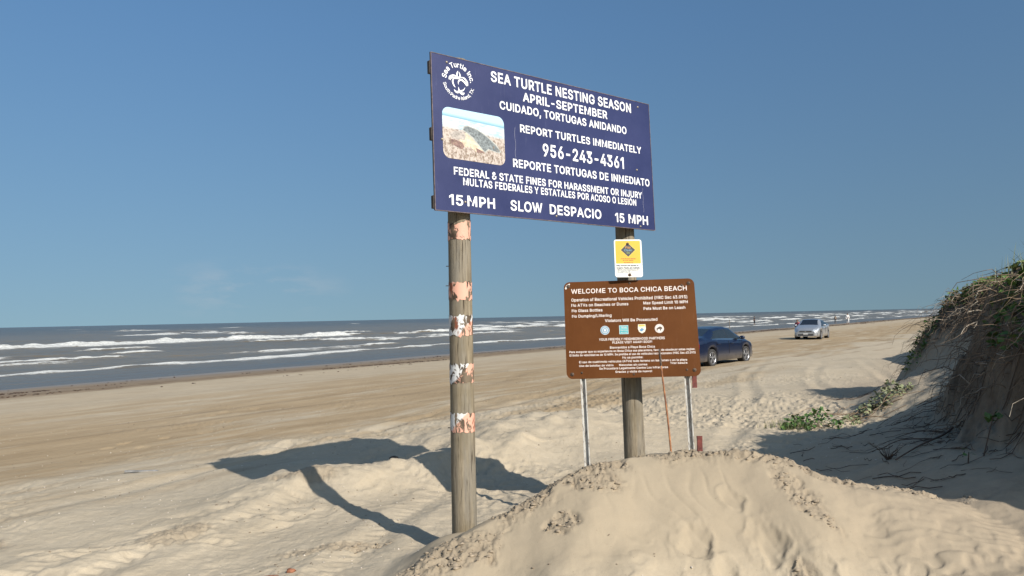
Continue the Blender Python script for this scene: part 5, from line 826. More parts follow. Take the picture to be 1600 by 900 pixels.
# litter on the shaded slope below the bank
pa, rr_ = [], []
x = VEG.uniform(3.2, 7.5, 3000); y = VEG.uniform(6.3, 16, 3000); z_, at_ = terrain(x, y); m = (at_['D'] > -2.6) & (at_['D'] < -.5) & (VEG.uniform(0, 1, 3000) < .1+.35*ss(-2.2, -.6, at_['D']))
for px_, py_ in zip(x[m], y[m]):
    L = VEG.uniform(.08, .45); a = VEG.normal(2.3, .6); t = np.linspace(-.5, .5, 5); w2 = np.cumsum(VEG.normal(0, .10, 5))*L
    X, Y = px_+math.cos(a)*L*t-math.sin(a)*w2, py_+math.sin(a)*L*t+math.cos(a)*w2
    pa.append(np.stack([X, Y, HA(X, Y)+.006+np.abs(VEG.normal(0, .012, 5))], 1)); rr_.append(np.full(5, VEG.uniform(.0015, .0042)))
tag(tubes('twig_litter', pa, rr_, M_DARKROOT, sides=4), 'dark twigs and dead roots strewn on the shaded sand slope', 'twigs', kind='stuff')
# three large bare branches one can tell apart
def branch(name, pts, r, label, cat, mat, subs=(), group=None):
    b = Vector(pts[0]); o = empty(name, b, label, cat, group=group)
    def smooth(q, n=5):
        q = np.array(q, float); out = []
        for i in range(len(q)-1):
            a, b_, c, d = q[max(i-1, 0)], q[i], q[i+1], q[min(i+2, len(q)-1)]
            for t in np.linspace(0, 1, n, endpoint=False): out.append(.5*((2*b_)+(c-a)*t+(2*a-5*b_+4*c-d)*t*t+(3*b_-a-3*c+d)*t**3))
        return np.array(out+[q[-1]])
    m = smooth(np.array(pts)-np.array(b)); tubes('stem', [m], [np.linspace(r, r*.45, len(m))], mat, o, 6)
    for s in subs:
        q = smooth(np.array(s)-np.array(b)); tubes('twig', [q], [np.linspace(r*.6, r*.25, len(q))], mat, o, 5)
    return o
def hz(x, y, d=0.0): return (x, y, H(x, y)+d)
branch('bare_branch', [(8.05, 12.55, 2.18), (7.75, 12.3, 2.02), (7.45, 12.1, 1.78), (7.3, 12.0, 1.66)], .017, 'pale bare branch slanting across the upper dune face', 'branch', M_TWIG, [[(7.6, 12.2, 1.90), (7.4, 12.0, 1.96), (7.15, 11.9, 1.93)], [(7.45, 12.1, 1.78), (7.25, 12.1, 1.70), (7.1, 12.0, 1.58)]])
branch('bare_branch', [(5.05, 7.4, 1.35), (4.9, 7.2, 1.30), (4.78, 7.1, 1.05), (4.75, 7.0, .82)], .010, 'forked pale branch curling low at the right edge of the bank', 'branch', M_TWIG, [[(4.9, 7.2, 1.30), (4.75, 7.15, 1.22), (4.66, 7.1, 1.12)], [(4.78, 7.1, 1.05), (4.9, 7.0, .9), (4.88, 6.95, .74)]])
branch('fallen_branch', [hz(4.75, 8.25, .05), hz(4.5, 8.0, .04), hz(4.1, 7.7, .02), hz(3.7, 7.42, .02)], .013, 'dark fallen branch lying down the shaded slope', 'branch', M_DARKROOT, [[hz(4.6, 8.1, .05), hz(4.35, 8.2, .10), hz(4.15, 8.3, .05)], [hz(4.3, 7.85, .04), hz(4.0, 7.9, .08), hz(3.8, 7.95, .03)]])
# beach plants at the toe of the dune
def vine(name, x, y, rx, ry, hh, nl, size, mat, label, seed, runners=9, rot=0.0, blades=0):
    rg = np.random.default_rng(seed); o = empty(name, (x, y, H(x, y)), label, 'plant'); b = np.array(o.location)
    r = np.sqrt(rg.uniform(0, 1, nl)); a = rg.uniform(0, 2*np.pi, nl); c_, s_ = math.cos(rot), math.sin(rot)
    lx, ly = r*np.cos(a)*rx, r*np.sin(a)*ry; X = x+lx*c_-ly*s_; Y = y+lx*s_+ly*c_
    Z = HA(X, Y)+hh*(.15+.85*rg.uniform(0, 1, nl))*np.clip(1.15-r**2, 0, 1)*(.5+.9*np.clip(pn(X*3, Y*3, seed)+.5, 0, 1))
    V, F = leaves_np(np.stack([X, Y, Z], 1)-b, rg.uniform(.6, 1.15, nl)*size, rg, .3, .7, .75); link('foliage', np_mesh('foliage', V, F), mat, o)
    if blades:
        m = np.stack([x-rx*.75+rg.normal(0, rx*.3, blades), y-.1+rg.normal(0, ry*.4, blades), np.zeros(blades)], 1); m[:, 2] = HA(m[:, 0], m[:, 1])
        V, F = blades_np(m-b, rg.uniform(.08, .22, blades), rg, .7, .004); link('blades', np_mesh('blades', V, F), M_BLADE, o)
    ps, rs_ = [], []
    for k in range(runners):
        a = rg.uniform(0, 2*np.pi); L = rg.uniform(.5, 1.1); t = np.linspace(0, 1, 7); wv = np.cumsum(rg.normal(0, .06, 7))
        qx, qy = np.cos(a)*rx*L*t-np.sin(a)*wv*rx, np.sin(a)*ry*L*t+np.cos(a)*wv*ry; X = x+qx*c_-qy*s_; Y = y+qx*s_+qy*c_
        ps.append(np.stack([X, Y, HA(X, Y)+.01+.05*np.sin(t*3)*rg.uniform(0, 1)], 1)-b); rs_.append(np.linspace(.005, .003, 7))
    tubes('runner', ps, rs_, M_ROOT, o, 4); return o
vine('beach_vine', 4.72, 12.1, .52, .38, .24, 300, .080, M_VINE, 'bright green low vine with small grass tufts left of the dune', 21, 8, .2, 160)
vine('beach_vine', 6.35, 13.1, .62, .34, .20, 300, .08, M_PALELEAF, 'pale grey-green leafy plant at the toe of the dune', 22, 9, .3)
vine('beach_vine', 5.5, 12.45, .26, .16, .09, 70, .07, M_PALELEAF, 'small pale sprig between the green vine and the pale plant', 23, 5, .5)
vine('beach_vine', 8.05, 14.9, .35, .3, .3, 200, .08, M_GREEN, 'dark green clump at the far foot of the dune bank', 24, 5)
rgs = np.random.default_rng(31); ps = []; rs_ = []
dt = empty('dead_creeper', (5.55, 12.95, H(5.55, 12.95)), 'brown dead creeper stems arching over the sand behind the green vine', 'stems'); b = np.array(dt.location)
for k in range(16):
    x0, y0 = rgs.uniform(4.6, 6.3), rgs.uniform(12.6, 13.4); L = rgs.uniform(.3, .9); a = rgs.normal(.2, .5); t = np.linspace(0, 1, 8)
    X = x0+np.cos(a)*L*t; Y = y0+np.sin(a)*L*t+np.cumsum(rgs.normal(0, .03, 8)); ps.append(np.stack([X, Y, HA(X, Y)+.01+rgs.uniform(.02, .14)*np.sin(t*np.pi)], 1)-b); rs_.append(np.full(8, rgs.uniform(.004, .008)))
tubes('stem', ps, rs_, M_ROOT, dt, 5)
def sprout(x, y, h, nl, size, label, lean=(0.1, 0.0)):
    o = empty('sprout', (x, y, H(x, y)), label, 'plant'); t = np.linspace(0, 1, 6)[:, None]
    p = np.concatenate([lean[0]*t*h, lean[1]*t*h, t*h], 1); tubes('stem', [p], [np.linspace(.006, .004, 6)], M_DARKROOT, o, 5)
    rg = np.random.default_rng(int(x*100)); Pp = np.repeat(p[-1:], nl, 0)+rg.normal(0, .02, (nl, 3)); V, F = leaves_np(Pp, rg.uniform(.8, 1.2, nl)*size, rg, .2, 1.2, .85); link('foliage', np_mesh('foliage', V, F), M_VINE, o)
sprout(4.15, 6.75, .34, 7, .085, 'single sprout with broad green leaves on the shaded slope', (.35, .1))
sprout(3.98, 6.7, .10, 5, .06, 'small low green sprout under the taller one on the shaded slope')
rg_ = np.random.default_rng(77)
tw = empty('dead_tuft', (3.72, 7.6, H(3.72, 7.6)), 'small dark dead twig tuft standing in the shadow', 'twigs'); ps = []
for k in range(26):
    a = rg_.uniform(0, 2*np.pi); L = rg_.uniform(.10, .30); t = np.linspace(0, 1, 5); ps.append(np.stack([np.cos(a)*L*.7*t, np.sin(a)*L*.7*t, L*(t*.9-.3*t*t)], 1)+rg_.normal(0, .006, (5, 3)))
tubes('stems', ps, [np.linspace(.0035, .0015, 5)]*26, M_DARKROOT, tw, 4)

# ------------------------------------------------------------------ wrack, shells and litter on the beach
SEA = np.random.default_rng(9)
def blobs(P, r, rg, flat_=.45):
    """small irregular lumps (octahedra with jitter)"""
    base = np.array([[1, 0, 0], [0, 1, 0], [-1, 0, 0], [0, -1, 0], [0, 0, 1], [0, 0, -1]], float); n = len(P)
    V = base[None]*(1+rg.normal(0, .3, (n, 6, 1)))*np.broadcast_to(r, (n,))[:, None, None]; a = rg.uniform(0, 6.3, n); c_, s_ = np.cos(a)[:, None], np.sin(a)[:, None]
    X = V[:, :, 0]*1.5; V = np.stack([X*c_-V[:, :, 1]*s_, X*s_+V[:, :, 1]*c_, V[:, :, 2]*flat_], -1)+P[:, None]
    f = np.array([[0, 1, 4], [1, 2, 4], [2, 3, 4], [3, 0, 4], [1, 0, 5], [2, 1, 5], [3, 2, 5], [0, 3, 5]]); F = (f[None]+np.arange(n)[:, None, None]*6).reshape(-1, 3)
    return V.reshape(-1, 3), F
n_ = 26000; s_ = np.concatenate([SEA.uniform(0, 60, n_//2), SEA.uniform(30, 260, n_//2)]); c = 28.6+2.2*fbm(s_*.03, s_*0+.5, 401, 3)*2; nn_ = c+SEA.normal(0, 1.5, n_)*(.4+.6*SEA.uniform(0, 1, n_))
m = fbm(s_*.06, nn_*.5, 403, 4)+.16*ss(20, 60, s_) > .24; s_, nn_ = s_[m], nn_[m]; X = SX*s_-SY*nn_; Y = SY*s_+SX*nn_
V, F = blobs(np.stack([X, Y, HA(X, Y)+.02], 1), SEA.uniform(.018, .075, len(X))*(.7+.5*ss(30, 120, s_)), SEA, .35)
tag(link('seaweed_wrack', np_mesh('seaweed_wrack', V, F), simple('seaweed', (.060, .036, .022), .8, .6, 3)), 'reddish brown seaweed wrack along the tide line', 'seaweed', kind='stuff')
n_ = 2600; r_ = 4.3*np.exp(SEA.uniform(0, 1.5, n_)); a = SEA.uniform(-.72, .6, n_); X, Y = r_*np.sin(a), r_*np.cos(a); z_, at_ = terrain(X, Y); m = (fbm(X*.6, Y*.6, 405, 2) > .02) & (at_['mound'] < .6) & (at_['D'] < -1)
V, F = blobs(np.stack([X, Y, z_+.002], 1)[m], SEA.uniform(.003, .011, m.sum()), SEA, .5)
tag(link('shell_fragments', np_mesh('shell_fragments', V, F), simple('shell', (.52, .46, .38), .6, .35, 40)), 'tiny pale shell fragments scattered over the near sand', 'shells', kind='stuff')
n_ = 3400; r_ = 4.3*np.exp(SEA.uniform(0, 2.0, n_)); a = SEA.uniform(-.75, .62, n_); X, Y = r_*np.sin(a), r_*np.cos(a); z_, at_ = terrain(X, Y); nq = -SY*X+SX*Y
m = (fbm(X*.5, Y*.5, 407, 2) > .08) & (SEA.uniform(0, 1, n_) > at_['mound']*.93) & (at_['D'] < -.6) & (nq < 17)
V, F = blobs(np.stack([X, Y, z_+.003], 1)[m], SEA.uniform(.003, .011, m.sum())*(.7+r_[m]*.03), SEA, .6)
tag(link('sand_crumbs', np_mesh('sand_crumbs', V, F), simple('damp_crumbs', (.20, .155, .105), .9, .5, 30)), 'dark crumbs of damp sand and plant bits scattered on the beach', 'crumbs', kind='stuff')
n_ = 60000; X = SEA.uniform(-1.4, 3.6, n_); Y = SEA.uniform(4.3, 6.9, n_); z_, at_ = terrain(X, Y); m = (at_['crust'] > .45) & (SEA.uniform(0, 1, n_) < .12)
V, F = blobs(np.stack([X, Y, z_+.002], 1)[m], SEA.uniform(0, 1, m.sum())**3*.020+.004, SEA, .6)
tag(link('sand_clods', np_mesh('sand_clods', V, F), simple('crust_clods', (.27, .215, .15), .95, .35, 20)), 'crumbled clods of damp sand along the crest of the mound', 'clods', kind='stuff')
def lump(name, x, y, r, h, mat, label, cat, seed, dz=0):
    bm = bmesh.new(); bmesh.ops.create_icosphere(bm, subdivisions=3, radius=1)
    for v_ in bm.verts:
        c = v_.co; k = 1+.35*float(pn(np.array([c.x*1.7+seed]), np.array([c.y*1.7+c.z*1.3]))[0]); v_.co = Vector((c.x*r*k, c.y*r*.7*k, c.z*h*k))
    o = bm_obj(name, bm, mat, None, True); o.location = (x, y, H(x, y)+h*.5+dz); return tag(o, label, cat)
M_ORG = simple('rust_brown', (.22, .085, .04), .7, .5, 30, bump=.3); M_POD = simple('seed_pod', (.085, .04, .025), .6, .5, 60, bump=.3)
lump('seed_pod', 1.66, 4.92, .022, .017, M_POD, 'small dark brown seed pod on the face of the mound', 'seed pod', 3)
lump('crushed_scrap', -1.66, 5.6, .034, .018, M_ORG, 'crushed rust brown scrap lying on the sand left of the mound', 'litter', 5)
lump('weed_clump', -1.55, 9.75, .065, .035, simple('dry_weed', (.06, .048, .038), .9, .5, 20, bump=.4), 'dark clump of dried weed above the board shadow', 'seaweed', 8)
bm = bmesh.new(); box(bm, -.20, .20, -.018, .018, 0, .022, .004)
pk = bm_obj('driftwood_stick', bm, simple('grey_driftwood', (.20, .195, .185), .8, .4, 20)); pk.location = (-4.72, 9.6, H(-4.72, 9.6)); pk.rotation_euler = (0, .03, .12); tag(pk, 'flat grey driftwood stick alone on the damp sand at left', 'driftwood')
V_ = [(-2.35, 5.62), (-2.22, 5.66), (-2.12, 5.72), (-2.05, 5.73)]
branch('twig', [hz(x_, y_, .012) for x_, y_ in [(-1.95, 5.45), (-1.86, 5.47), (-1.78, 5.5), (-1.72, 5.5)]], .006, 'thin reddish twig lying near the rust brown scrap', 'twig', M_ORG)

# ------------------------------------------------------------------ cars
def interp(tab, x):
    t = np.array(tab, float); return np.interp(x, t[:, 0], t[:, 1])
def smooth_tab(tab):
    t = np.array(tab, float); xs = np.linspace(t[0, 0], t[-1, 0], 300); v = np.interp(xs, t[:, 0], t[:, 1]); k = np.ones(9)/9; v = np.convolve(np.pad(v, 4, mode='edge'), k, 'valid'); return np.stack([xs, v], 1)
def paint(name, col, metal=.3):
    t = NT(name); v = t.coord('Object'); n = t.noise(v, 2.5, 4, .6); sep = t.add('ShaderNodeSeparateXYZ'); t.l.new(v, sep.inputs[0])
    dust = t.math('MULTIPLY', t.ramp(sep.outputs[2], .50, .15), t.ramp(n, .3, .65, .1, .55))
    c = t.mix(dust, col, (.36, .31, .24)); return t.out(c, t.ramp(dust, 0, 1, .28, .8), None, t.ramp(dust, 0, 1, metal, 0), .5, .6)
M_TYRE = simple('tyre_rubber', (.030, .028, .026), .85, .4, 20); M_DARK = simple('dark_underbody', (.015, .015, .016), .8, .2); M_TRIM = simple('black_trim', (.018, .018, .02), .35, .2); M_CHROME = simple('chrome', (.62, .62, .62), .18, .05, 5, 1.0)
M_RIM = simple('alloy_rim', (.42, .42, .43), .35, .12, 20, .7); M_WELL = simple('wheel_well', (.012, .012, .012), .9, .1)
def glass_mat(name, c):
    t = NT(name); v = t.coord('Object'); n = t.noise(v, 3, 3); return t.out(t.mix(n, c, tuple(q*1.8 for q in c)), .06, spec=.6)
M_LAMP = simple('headlamp_lens', (.62, .64, .66), .12, .2, 30, .3, 1.0); M_TAIL = simple('tail_lamp', (.25, .012, .012), .2, .3, 20, 0, 1.0)
SED = dict(zr=[(-2.34, .70), (-2.33, .98), (-2.15, 1.05), (-1.85, 1.09), (-1.6, 1.12), (-.85, 1.37), (-.3, 1.435), (.15, 1.44), (.5, 1.39), (1.22, 1.02), (1.4, .985), (1.95, .86), (2.2, .76), (2.32, .62)],
    zs=[(-2.34, .68), (-2.28, .93), (-1.9, 1.0), (-1.2, .985), (0, .935), (1.1, .905), (1.6, .86), (2.05, .76), (2.32, .56)],
    wb=[(-2.34, .70), (-2.2, .80), (-1.9, .865), (-1.35, .895), (0, .90), (1.35, .89), (1.9, .83), (2.15, .75), (2.32, .58)],
    wr=[(-2.34, .62), (-1.9, .70), (-1.55, .66), (-.9, .585), (-.3, .575), (.35, .585), (.8, .63), (1.22, .715), (1.5, .72), (2.0, .62), (2.32, .46)])
def sedan(loc, heading, label, cat_group, col, tinted, rim_double=True, metal=.3, lights=True):
    rot = Matrix.Rotation(heading, 3, 'Z'); car = empty('parked_car', loc, label, 'car', rot, cat_group)
    tabs = {k: smooth_tab(v) for k, v in SED.items()}; WX, WR_, RA = (1.36, -1.34), .325, .385
    xs = np.unique(np.concatenate([np.linspace(-2.34, 2.32, 110)]+[w_+np.linspace(-RA, RA, 41) for w_ in WX])); n = len(xs)
    zr, zs, wb, wr = (interp(tabs[k], xs) for k in ('zr', 'zs', 'wb', 'wr')); zb = np.full(n, .20)+.05*ss(2.1, 2.32, xs)+.10*ss(-2.1, -2.34, xs)
    for w_ in WX:
        q = np.clip(RA**2-(xs-w_)**2, 0, None); zb = np.where(q > 0, np.maximum(zb, WR_+np.sqrt(q)), zb)
    zs = np.maximum(zs, zb+.06); zr = np.maximum(zr, zs+.03)
    cab = ss(1.25, .9, xs)*ss(-1.75, -1.3, xs)
    rows = [(wb-.09, zb), (wb-.02, zb+.02), (wb, zb+.35*(zs-zb)), (wb-.012, zb+.62*(zs-zb)), (wb-.004, zb+.80*(zs-zb)), (wb-.03, zb+.95*(zs-zb)), (wb-.055, zs)]
    y0, z0 = wb-.055, zs; y1, z1 = wr, zr-.035*(.4+.6*cab)
    for t in (.12, .3, .5, .68, .86): rows.append((y0+(y1-y0)*t+.035*cab*math.sin(math.pi*t), z0+(z1-z0)*t))
    rows += [(y1-.02, z1), (y1-.09, zr-.012), (y1*.55, zr+.004), (y1*0, zr+.012)]
    Yr = np.array([r[0] for r in rows]); Zr = np.array([r[1] for r in rows]); m = len(rows)
    ring = [(k, 1) for k in range(m)]+[(k, -1) for k in range(m-2, -1, -1)]
    V = np.array([[xs[i], Yr[k][i]*s, Zr[k][i]] for i in range(n) for k, s in ring]); mm = len(ring)
    groups = {}
    def cls(i, j):
        x = (xs[i]+xs[i+1])/2; k = j if j < m-1 else 2*m-3-j; sd_ = 1 if j < m-1 else -1
        top = lambda: None
        if k in (7, 8, 9, 10):                                                  # side glass bands
            lo = zs[i]+.03
            q_ = (k-7)/3
            if -1.36+.42*q_ < x < 1.05-.60*q_ and cab[i] > .2:
                if abs(x+.10) < .035: return 'pillar'
                if -1.02 < x < -.985: return 'pillar'
                return ('side_window', sd_, x > -.10)
        if k >= 13 and .44 < x < 1.20: return 'windshield'
        if k >= 13 and -1.58 < x < -.82: return 'rear_window'
        if k in (3, 4) and x > 1.93: return ('headlight', sd_) if k == 4 or x > 2.08 else 'body'
        if k == 5 and 1.78 < x < 2.25: return ('headlight', sd_)
        if k in (3, 4) and x < -2.16: return ('taillight', sd_)
        if k == 6 and -1.30 < x < 1.05: return ('window_trim', sd_)
        return 'body'
    for i in range(n-1):
        for j in range(mm-1):
            a = i*mm+j; groups.setdefault(cls(i, j), []).append((a, a+1, a+mm+1, a+mm))
    mats = {'body': paint('car_paint', col, metal), 'pillar': M_TRIM, 'windshield': glass_mat('windshield_glass', tinted), 'rear_window': glass_mat('rear_glass', tinted), 'side_window': glass_mat('side_glass', tinted), 'headlight': M_LAMP, 'taillight': M_TAIL, 'window_trim': M_CHROME}
    body = None
    for key in sorted(groups, key=lambda k: (k != 'body', str(k))):
        nm = key if isinstance(key, str) else key[0]; fs = groups[key]; idx = sorted({q for f in fs for q in f}); mp = {q: c for c, q in enumerate(idx)}
        me = bpy.data.meshes.new(nm); VV = V[idx].copy()
        F = [tuple(mp[q] for q in f) for f in fs]
        if nm == 'body':
            k0 = len(VV); VV = np.vstack([VV, V[:mm], V[-mm:]]); F += [tuple(range(k0, k0+mm))[::-1], tuple(range(k0+mm, k0+2*mm))]
        elif nm == 'headlight' or nm == 'taillight': VV[:, 1] += np.sign(VV[:, 1])*.006; VV[:, 0] += .006*np.sign(VV[:, 0])
        elif nm == 'window_trim': VV[:, 2] += .002
        me.from_pydata(VV.tolist(), [], F); me.update(); o = link(nm, me, mats[nm], car if True else None, nm != 'pillar')
        if nm == 'body': body = o
    bm = bmesh.new(); box(bm, -2.1, 2.1, -.66, .66, .24, .58, .02); bm_obj('underbody', bm, M_DARK, car)
    bm = bmesh.new(); box(bm, -1.2, .9, -.5, .5, .6, .9); bm_obj('seats', bm, M_DARK, car)
    # nose: grille, lower intake, number plate, fog lamps
    bm = bmesh.new(); box(bm, 2.295, 2.335, -.40, .40, .555, .645, .012); g = bm_obj('grille', bm, M_TRIM, car)
    bm = bmesh.new()
    for z in (.575, .60, .625): box(bm, 2.3355, 2.341, -.37, .37, z-.004, z+.004)
    bm_obj('grille_bar', bm, M_CHROME, g)
    bm = bmesh.new(); lathe(bm, [(.001, 2.347), (.042, 2.346), (.055, 2.341), (.055, 2.335)], 18, 'X', (0, 0, .60)); bm_obj('emblem', bm, M_CHROME, g)
    bm = bmesh.new(); box(bm, 2.29, 2.333, -.52, .52, .30, .405, .02); bm_obj('lower_intake', bm, M_TRIM, car)
    bm = bmesh.new(); box(bm, 2.334, 2.346, -.155, .155, .375, .475, .004); bm_obj('number_plate', bm, simple('plate_white', (.62, .62, .60), .5, .1), car)
    for s in (1, -1):
        bm = bmesh.new(); p = [(2.245, .60, .31), (2.275, .60, .43), (2.11, .755, .44), (2.10, .76, .31)]; f = [bm.verts.new((x+.012, (y+.006)*s, z)) for x, y, z in p]; b_ = [bm.verts.new((x-.05, (y-.03)*s, z)) for x, y, z in p]
        bm.faces.new(f); [bm.faces.new((f[k], f[(k+1) % 4], b_[(k+1) % 4], b_[k])) for k in range(4)]; bm_obj('fog_lamp', bm, M_TRIM, car)
        # mirror
        bm = bmesh.new(); bmesh.ops.create_icosphere(bm, subdivisions=2, radius=1)
        for v_ in bm.verts: v_.co = Vector((v_.co.x*.085+.80, (v_.co.y*.115+.985)*s, v_.co.z*.072+1.005))
        mi = bm_obj('mirror', bm, mats['body'], car, True)
        bm = bmesh.new(); box(bm, .76, .83, min(.80*s, .93*s), max(.80*s, .93*s), .965, .99); bm_obj('mirror_arm', bm, M_TRIM, mi)
        # door seams and handles
        for x in (.98, -.10, -1.08):
            pts = []; 
            for q in np.linspace(.30, .97, 9):
                zz = .22+(interp(tabs['zs'], x)-.22)*q; yy = float(interp(tabs['wb'], x))-(.0 if q < .8 else .025*(q-.8)/.15)+.003; pts.append((x-.10*max(0, (.45-q))*(x < -1), yy*s, zz))
            tubes('door_seam', [np.array(pts)], [np.full(9, .006)], M_TRIM, body, 4)
        for x in (.12, -.92):
            bm = bmesh.new(); yy = .888*s; box(bm, x-.11, x+.11, min(yy, yy+.035*s), max(yy, yy+.035*s), .80, .835, .01); bm_obj('door_handle', bm, mats['body'], car, True)
        for w_ in WX:
            bm = bmesh.new(); yy = .60*s; rg_ = lathe(bm, [(.30, yy), (.36, yy+.10*s), (.372, yy+.2*s)], 28, 'Y', (w_, 0, WR_)); bm.faces.new([v_ for v_ in rg_[0]]); bm_obj('wheel_well', bm, M_WELL, car)
            wl_ = empty('wheel', (0, 0, 0), None, None); wl_.matrix_world = Matrix(); wl_.parent = car; wl_.matrix_parent_inverse = Matrix(); wl_.location = (w_, .775*s, WR_)
            bm = bmesh.new(); prof = [(.215, -.10), (.30, -.105), (.322, -.085), (.325, -.04), (.325, .04), (.322, .085), (.305, .104), (.232, .100), (.222, .085)]
            lathe(bm, [(r, y*s) for r, y in prof], 40, 'Y'); bm_obj('tyre', bm, M_TYRE, wl_, True)
            bm = bmesh.new(); lathe(bm, [(.228, .088*s), (.218, .096*s), (.205, .085*s), (.20, .03*s), (.20, -.06*s)], 40, 'Y'); lathe(bm, [(.001, .092*s), (.035, .090*s), (.045, .075*s)], 14, 'Y')
            for k in range(5):
                for off in ((-.17, .17) if rim_double else (0,)):
                    a0 = 2*math.pi*k/5+.3; wd = .014 if rim_double else .03
                    pi_, po = Vector((.035*math.cos(a0), 0, .035*math.sin(a0))), Vector((.212*math.cos(a0+off), 0, .212*math.sin(a0+off))); t_ = Vector((-math.sin(a0), 0, math.cos(a0)))
                    q = [pi_-t_*wd, pi_+t_*wd, po+t_*wd*.9, po-t_*wd*.9]; f = [bm.verts.new((p.x, .086*s if e < 2 else .092*s, p.z)) for e, p in enumerate(q)]; b_ = [bm.verts.new((p.x, .055*s, p.z)) for p in q]
                    bm.faces.new(f if s < 0 else f[::-1]); [bm.faces.new((f[e], f[(e+1) % 4], b_[(e+1) % 4], b_[e])) for e in range(4)]
            bm_obj('rim', bm, M_RIM, wl_)
            bm = bmesh.new(); disc(bm, .20, .02*s, seg=28); bm_obj('brake_disc', bm, M_DARK, wl_)
    return car
def ground_z(x, y): return H(x, y)-.012
bx_, by_ = 7.48, 28.97
hb_ = math.atan2(2.0, 1.84)
sedan((bx_, by_, ground_z(bx_, by_)), hb_, 'dark blue sedan with tinted windows half hidden behind the brown sign', 'sedans parked on the sand', (.006, .012, .034), (.012, .016, .018), True, .15)
sx_, sy_ = 21.75, 55.0
sedan((sx_, sy_, ground_z(sx_, sy_)), math.atan2(-.845, -.535), 'silver sedan facing the camera far out on the flat sand', 'sedans parked on the sand', (.40, .42, .44), (.010, .013, .018), True, .55)

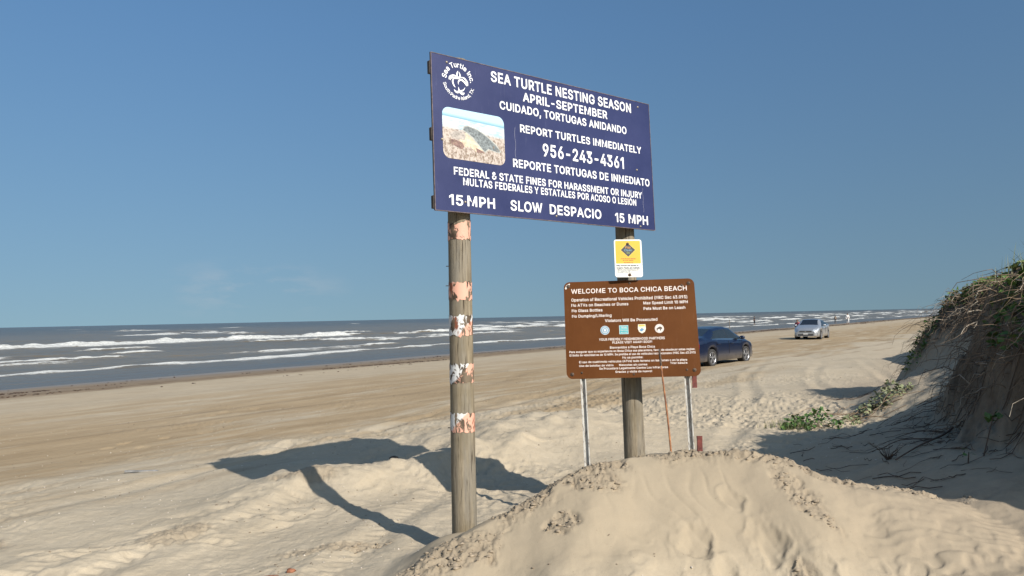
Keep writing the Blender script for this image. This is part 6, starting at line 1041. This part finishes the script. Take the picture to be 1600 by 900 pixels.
# ------------------------------------------------------------------ people far down the beach
def skinned(name, J, E, Rr, mat, parent, sub=1, root=0):
    me = bpy.data.meshes.new(name); me.from_pydata(J, E, []); me.update(); o = link(name, me, mat, parent)
    md = o.modifiers.new('skin', 'SKIN'); md.use_smooth_shade = True; sv = me.skin_vertices[0].data
    for k, r in enumerate(Rr): sv[k].radius = (r, r); sv[k].use_root = (k == root)
    ms = o.modifiers.new('sub', 'SUBSURF'); ms.levels = ms.render_levels = sub
    return o
M_SKIN = simple('skin', (.32, .19, .13), .6, .15, 10); M_HAIR = simple('dark_hair', (.018, .013, .010), .7, .3, 40)
def person(loc, face, hgt, label, top, bottom, pose='stand', long_sleeve=False):
    p = empty('person', loc, label, 'person', Matrix.Rotation(face, 3, 'Z')); k = hgt/1.72
    lean = {'stand': 0, 'bend': .42, 'walk': .04}[pose]; st = {'stand': .05, 'bend': .06, 'walk': .22}[pose]
    def T(x, y, z):                                                 # x forward, y left; torso leans forwards above the hip
        if z > .95: x, z = x+(z-.95)*math.sin(lean), .95+(z-.95)*math.cos(lean)
        return (x*k, y*k, z*k)
    J = [T(0, 0, .95), T(0, 0, 1.15), T(0, 0, 1.36), T(0, 0, 1.47), T(.015, 0, 1.58), T(.02, 0, 1.68),
         T(0, .18, 1.40), T(.02, .25, 1.13), T(.10, .24, .90), T(.13, .23, .82), T(0, -.18, 1.40), T(.02, -.25, 1.13), T(.10, -.24, .90), T(.13, -.23, .82),
         (st*.3*k, .10*k, .88*k), (st*.7*k, .11*k, .50*k), (st*k, .11*k, .08*k), ((st+.15)*k, .12*k, .035*k), (-st*.3*k, -.10*k, .88*k), (-st*.5*k, -.11*k, .50*k), (-st*1.1*k, -.11*k, .08*k), ((-st*1.1+.15)*k, -.12*k, .035*k)]
    E = [(0, 1), (1, 2), (2, 3), (3, 4), (4, 5), (2, 6), (6, 7), (7, 8), (8, 9), (2, 10), (10, 11), (11, 12), (12, 13), (0, 14), (14, 15), (15, 16), (16, 17), (0, 18), (18, 19), (19, 20), (20, 21)]
    Rr = [.13, .125, .14, .055, .09, .07, .06, .045, .035, .03, .06, .045, .035, .03, .085, .06, .04, .035, .085, .06, .04, .035]
    skinned('body', J, E, [r*k for r in Rr], M_SKIN, p, 2)
    js = J[:4]+J[6:8]+J[10:12]+([J[8], J[12]] if long_sleeve else []); es = [(0, 1), (1, 2), (2, 3), (2, 4), (4, 5), (2, 6), (6, 7)]+([(5, 8), (7, 9)] if long_sleeve else [])
    skinned('shirt', js, es, [q*k for q in [.15, .145, .16, .06, .075, .058, .075, .058]+([.048, .048] if long_sleeve else [])], top, p, 2)
    lg = [J[0], J[14], J[15], tuple(np.array(J[15])*.35+np.array(J[16])*.65), J[18], J[19], tuple(np.array(J[19])*.35+np.array(J[20])*.65)]
    skinned('trousers', lg, [(0, 1), (1, 2), (2, 3), (0, 4), (4, 5), (5, 6)], [q*k for q in (.148, .10, .078, .06, .10, .078, .06)], bottom, p, 2)
    bm = bmesh.new(); bmesh.ops.create_uvsphere(bm, u_segments=14, v_segments=10, radius=1); c = Vector(T(-.01, 0, 1.655))
    for v_ in bm.verts:
        q = v_.co; v_.co = c+Vector((q.x*.10-.012, q.y*.088, q.z*.105 if q.z > 0 else q.z*.13*(q.x < .2)))*k
    bm_obj('hair', bm, M_HAIR, p, True)
    bm = bmesh.new(); bmesh.ops.create_cone(bm, segments=6, radius1=.016, radius2=.008, depth=.04, cap_ends=True); 
    for v_ in bm.verts: v_.co = Vector(T(.11, 0, 1.60))+v_.co*k
    bm_obj('nose', bm, M_SKIN, p)
    return p
M_CLW = simple('white_cloth', (.74, .73, .70), .8, .08); M_CLD = simple('dark_cloth', (.022, .022, .028), .8, .3); M_CLP = simple('pink_cloth', (.42, .10, .12), .8, .3); M_CLT = simple('tan_cloth', (.30, .24, .17), .8, .2); M_CLG = simple('grey_cloth', (.12, .11, .10), .8, .2)
def gp(x, y): return (x, y, max(H(x, y), SEA_Z-.1))
person(gp(47.3, 148), 2.4, 1.66, 'distant person in dark clothes standing at the water edge right of the thin pole', M_CLD, M_CLD)
person(gp(53.6, 121), -1.9, 1.72, 'distant person dressed in white walking on the sand right of the silver car', M_CLW, M_CLW, 'walk', True)
person(gp(21.8, 57.7), -2.3, 1.42, 'dark haired person in a pink top bending beside the silver car', M_CLP, M_CLD, 'bend')
person(gp(62.3, 146), 1.0, 1.5, 'tiny far person in tan clothes between the silver car and the person in white', M_CLT, M_CLG)
# thin marker pole at the tide line
pl = empty('marker_pole', (26.64, 93.0, H(26.64, 93.0)), 'thin grey marker pole at the wrack line behind the blue sedan', 'pole')
tubes('pole', [np.array([[0, 0, -.3], [0, 0, .6], [.01, 0, 1.42], [.01, 0, 1.5]])], [np.array([.05, .05, .048, .04])], simple('grey_pole', (.15, .14, .125), .8, .3), pl, 10)
tubes('cap', [np.array([[.01, 0, 1.495], [.01, 0, 1.53], [.01, 0, 1.55]])], [np.array([.056, .056, .01])], M_CLG, pl, 10)
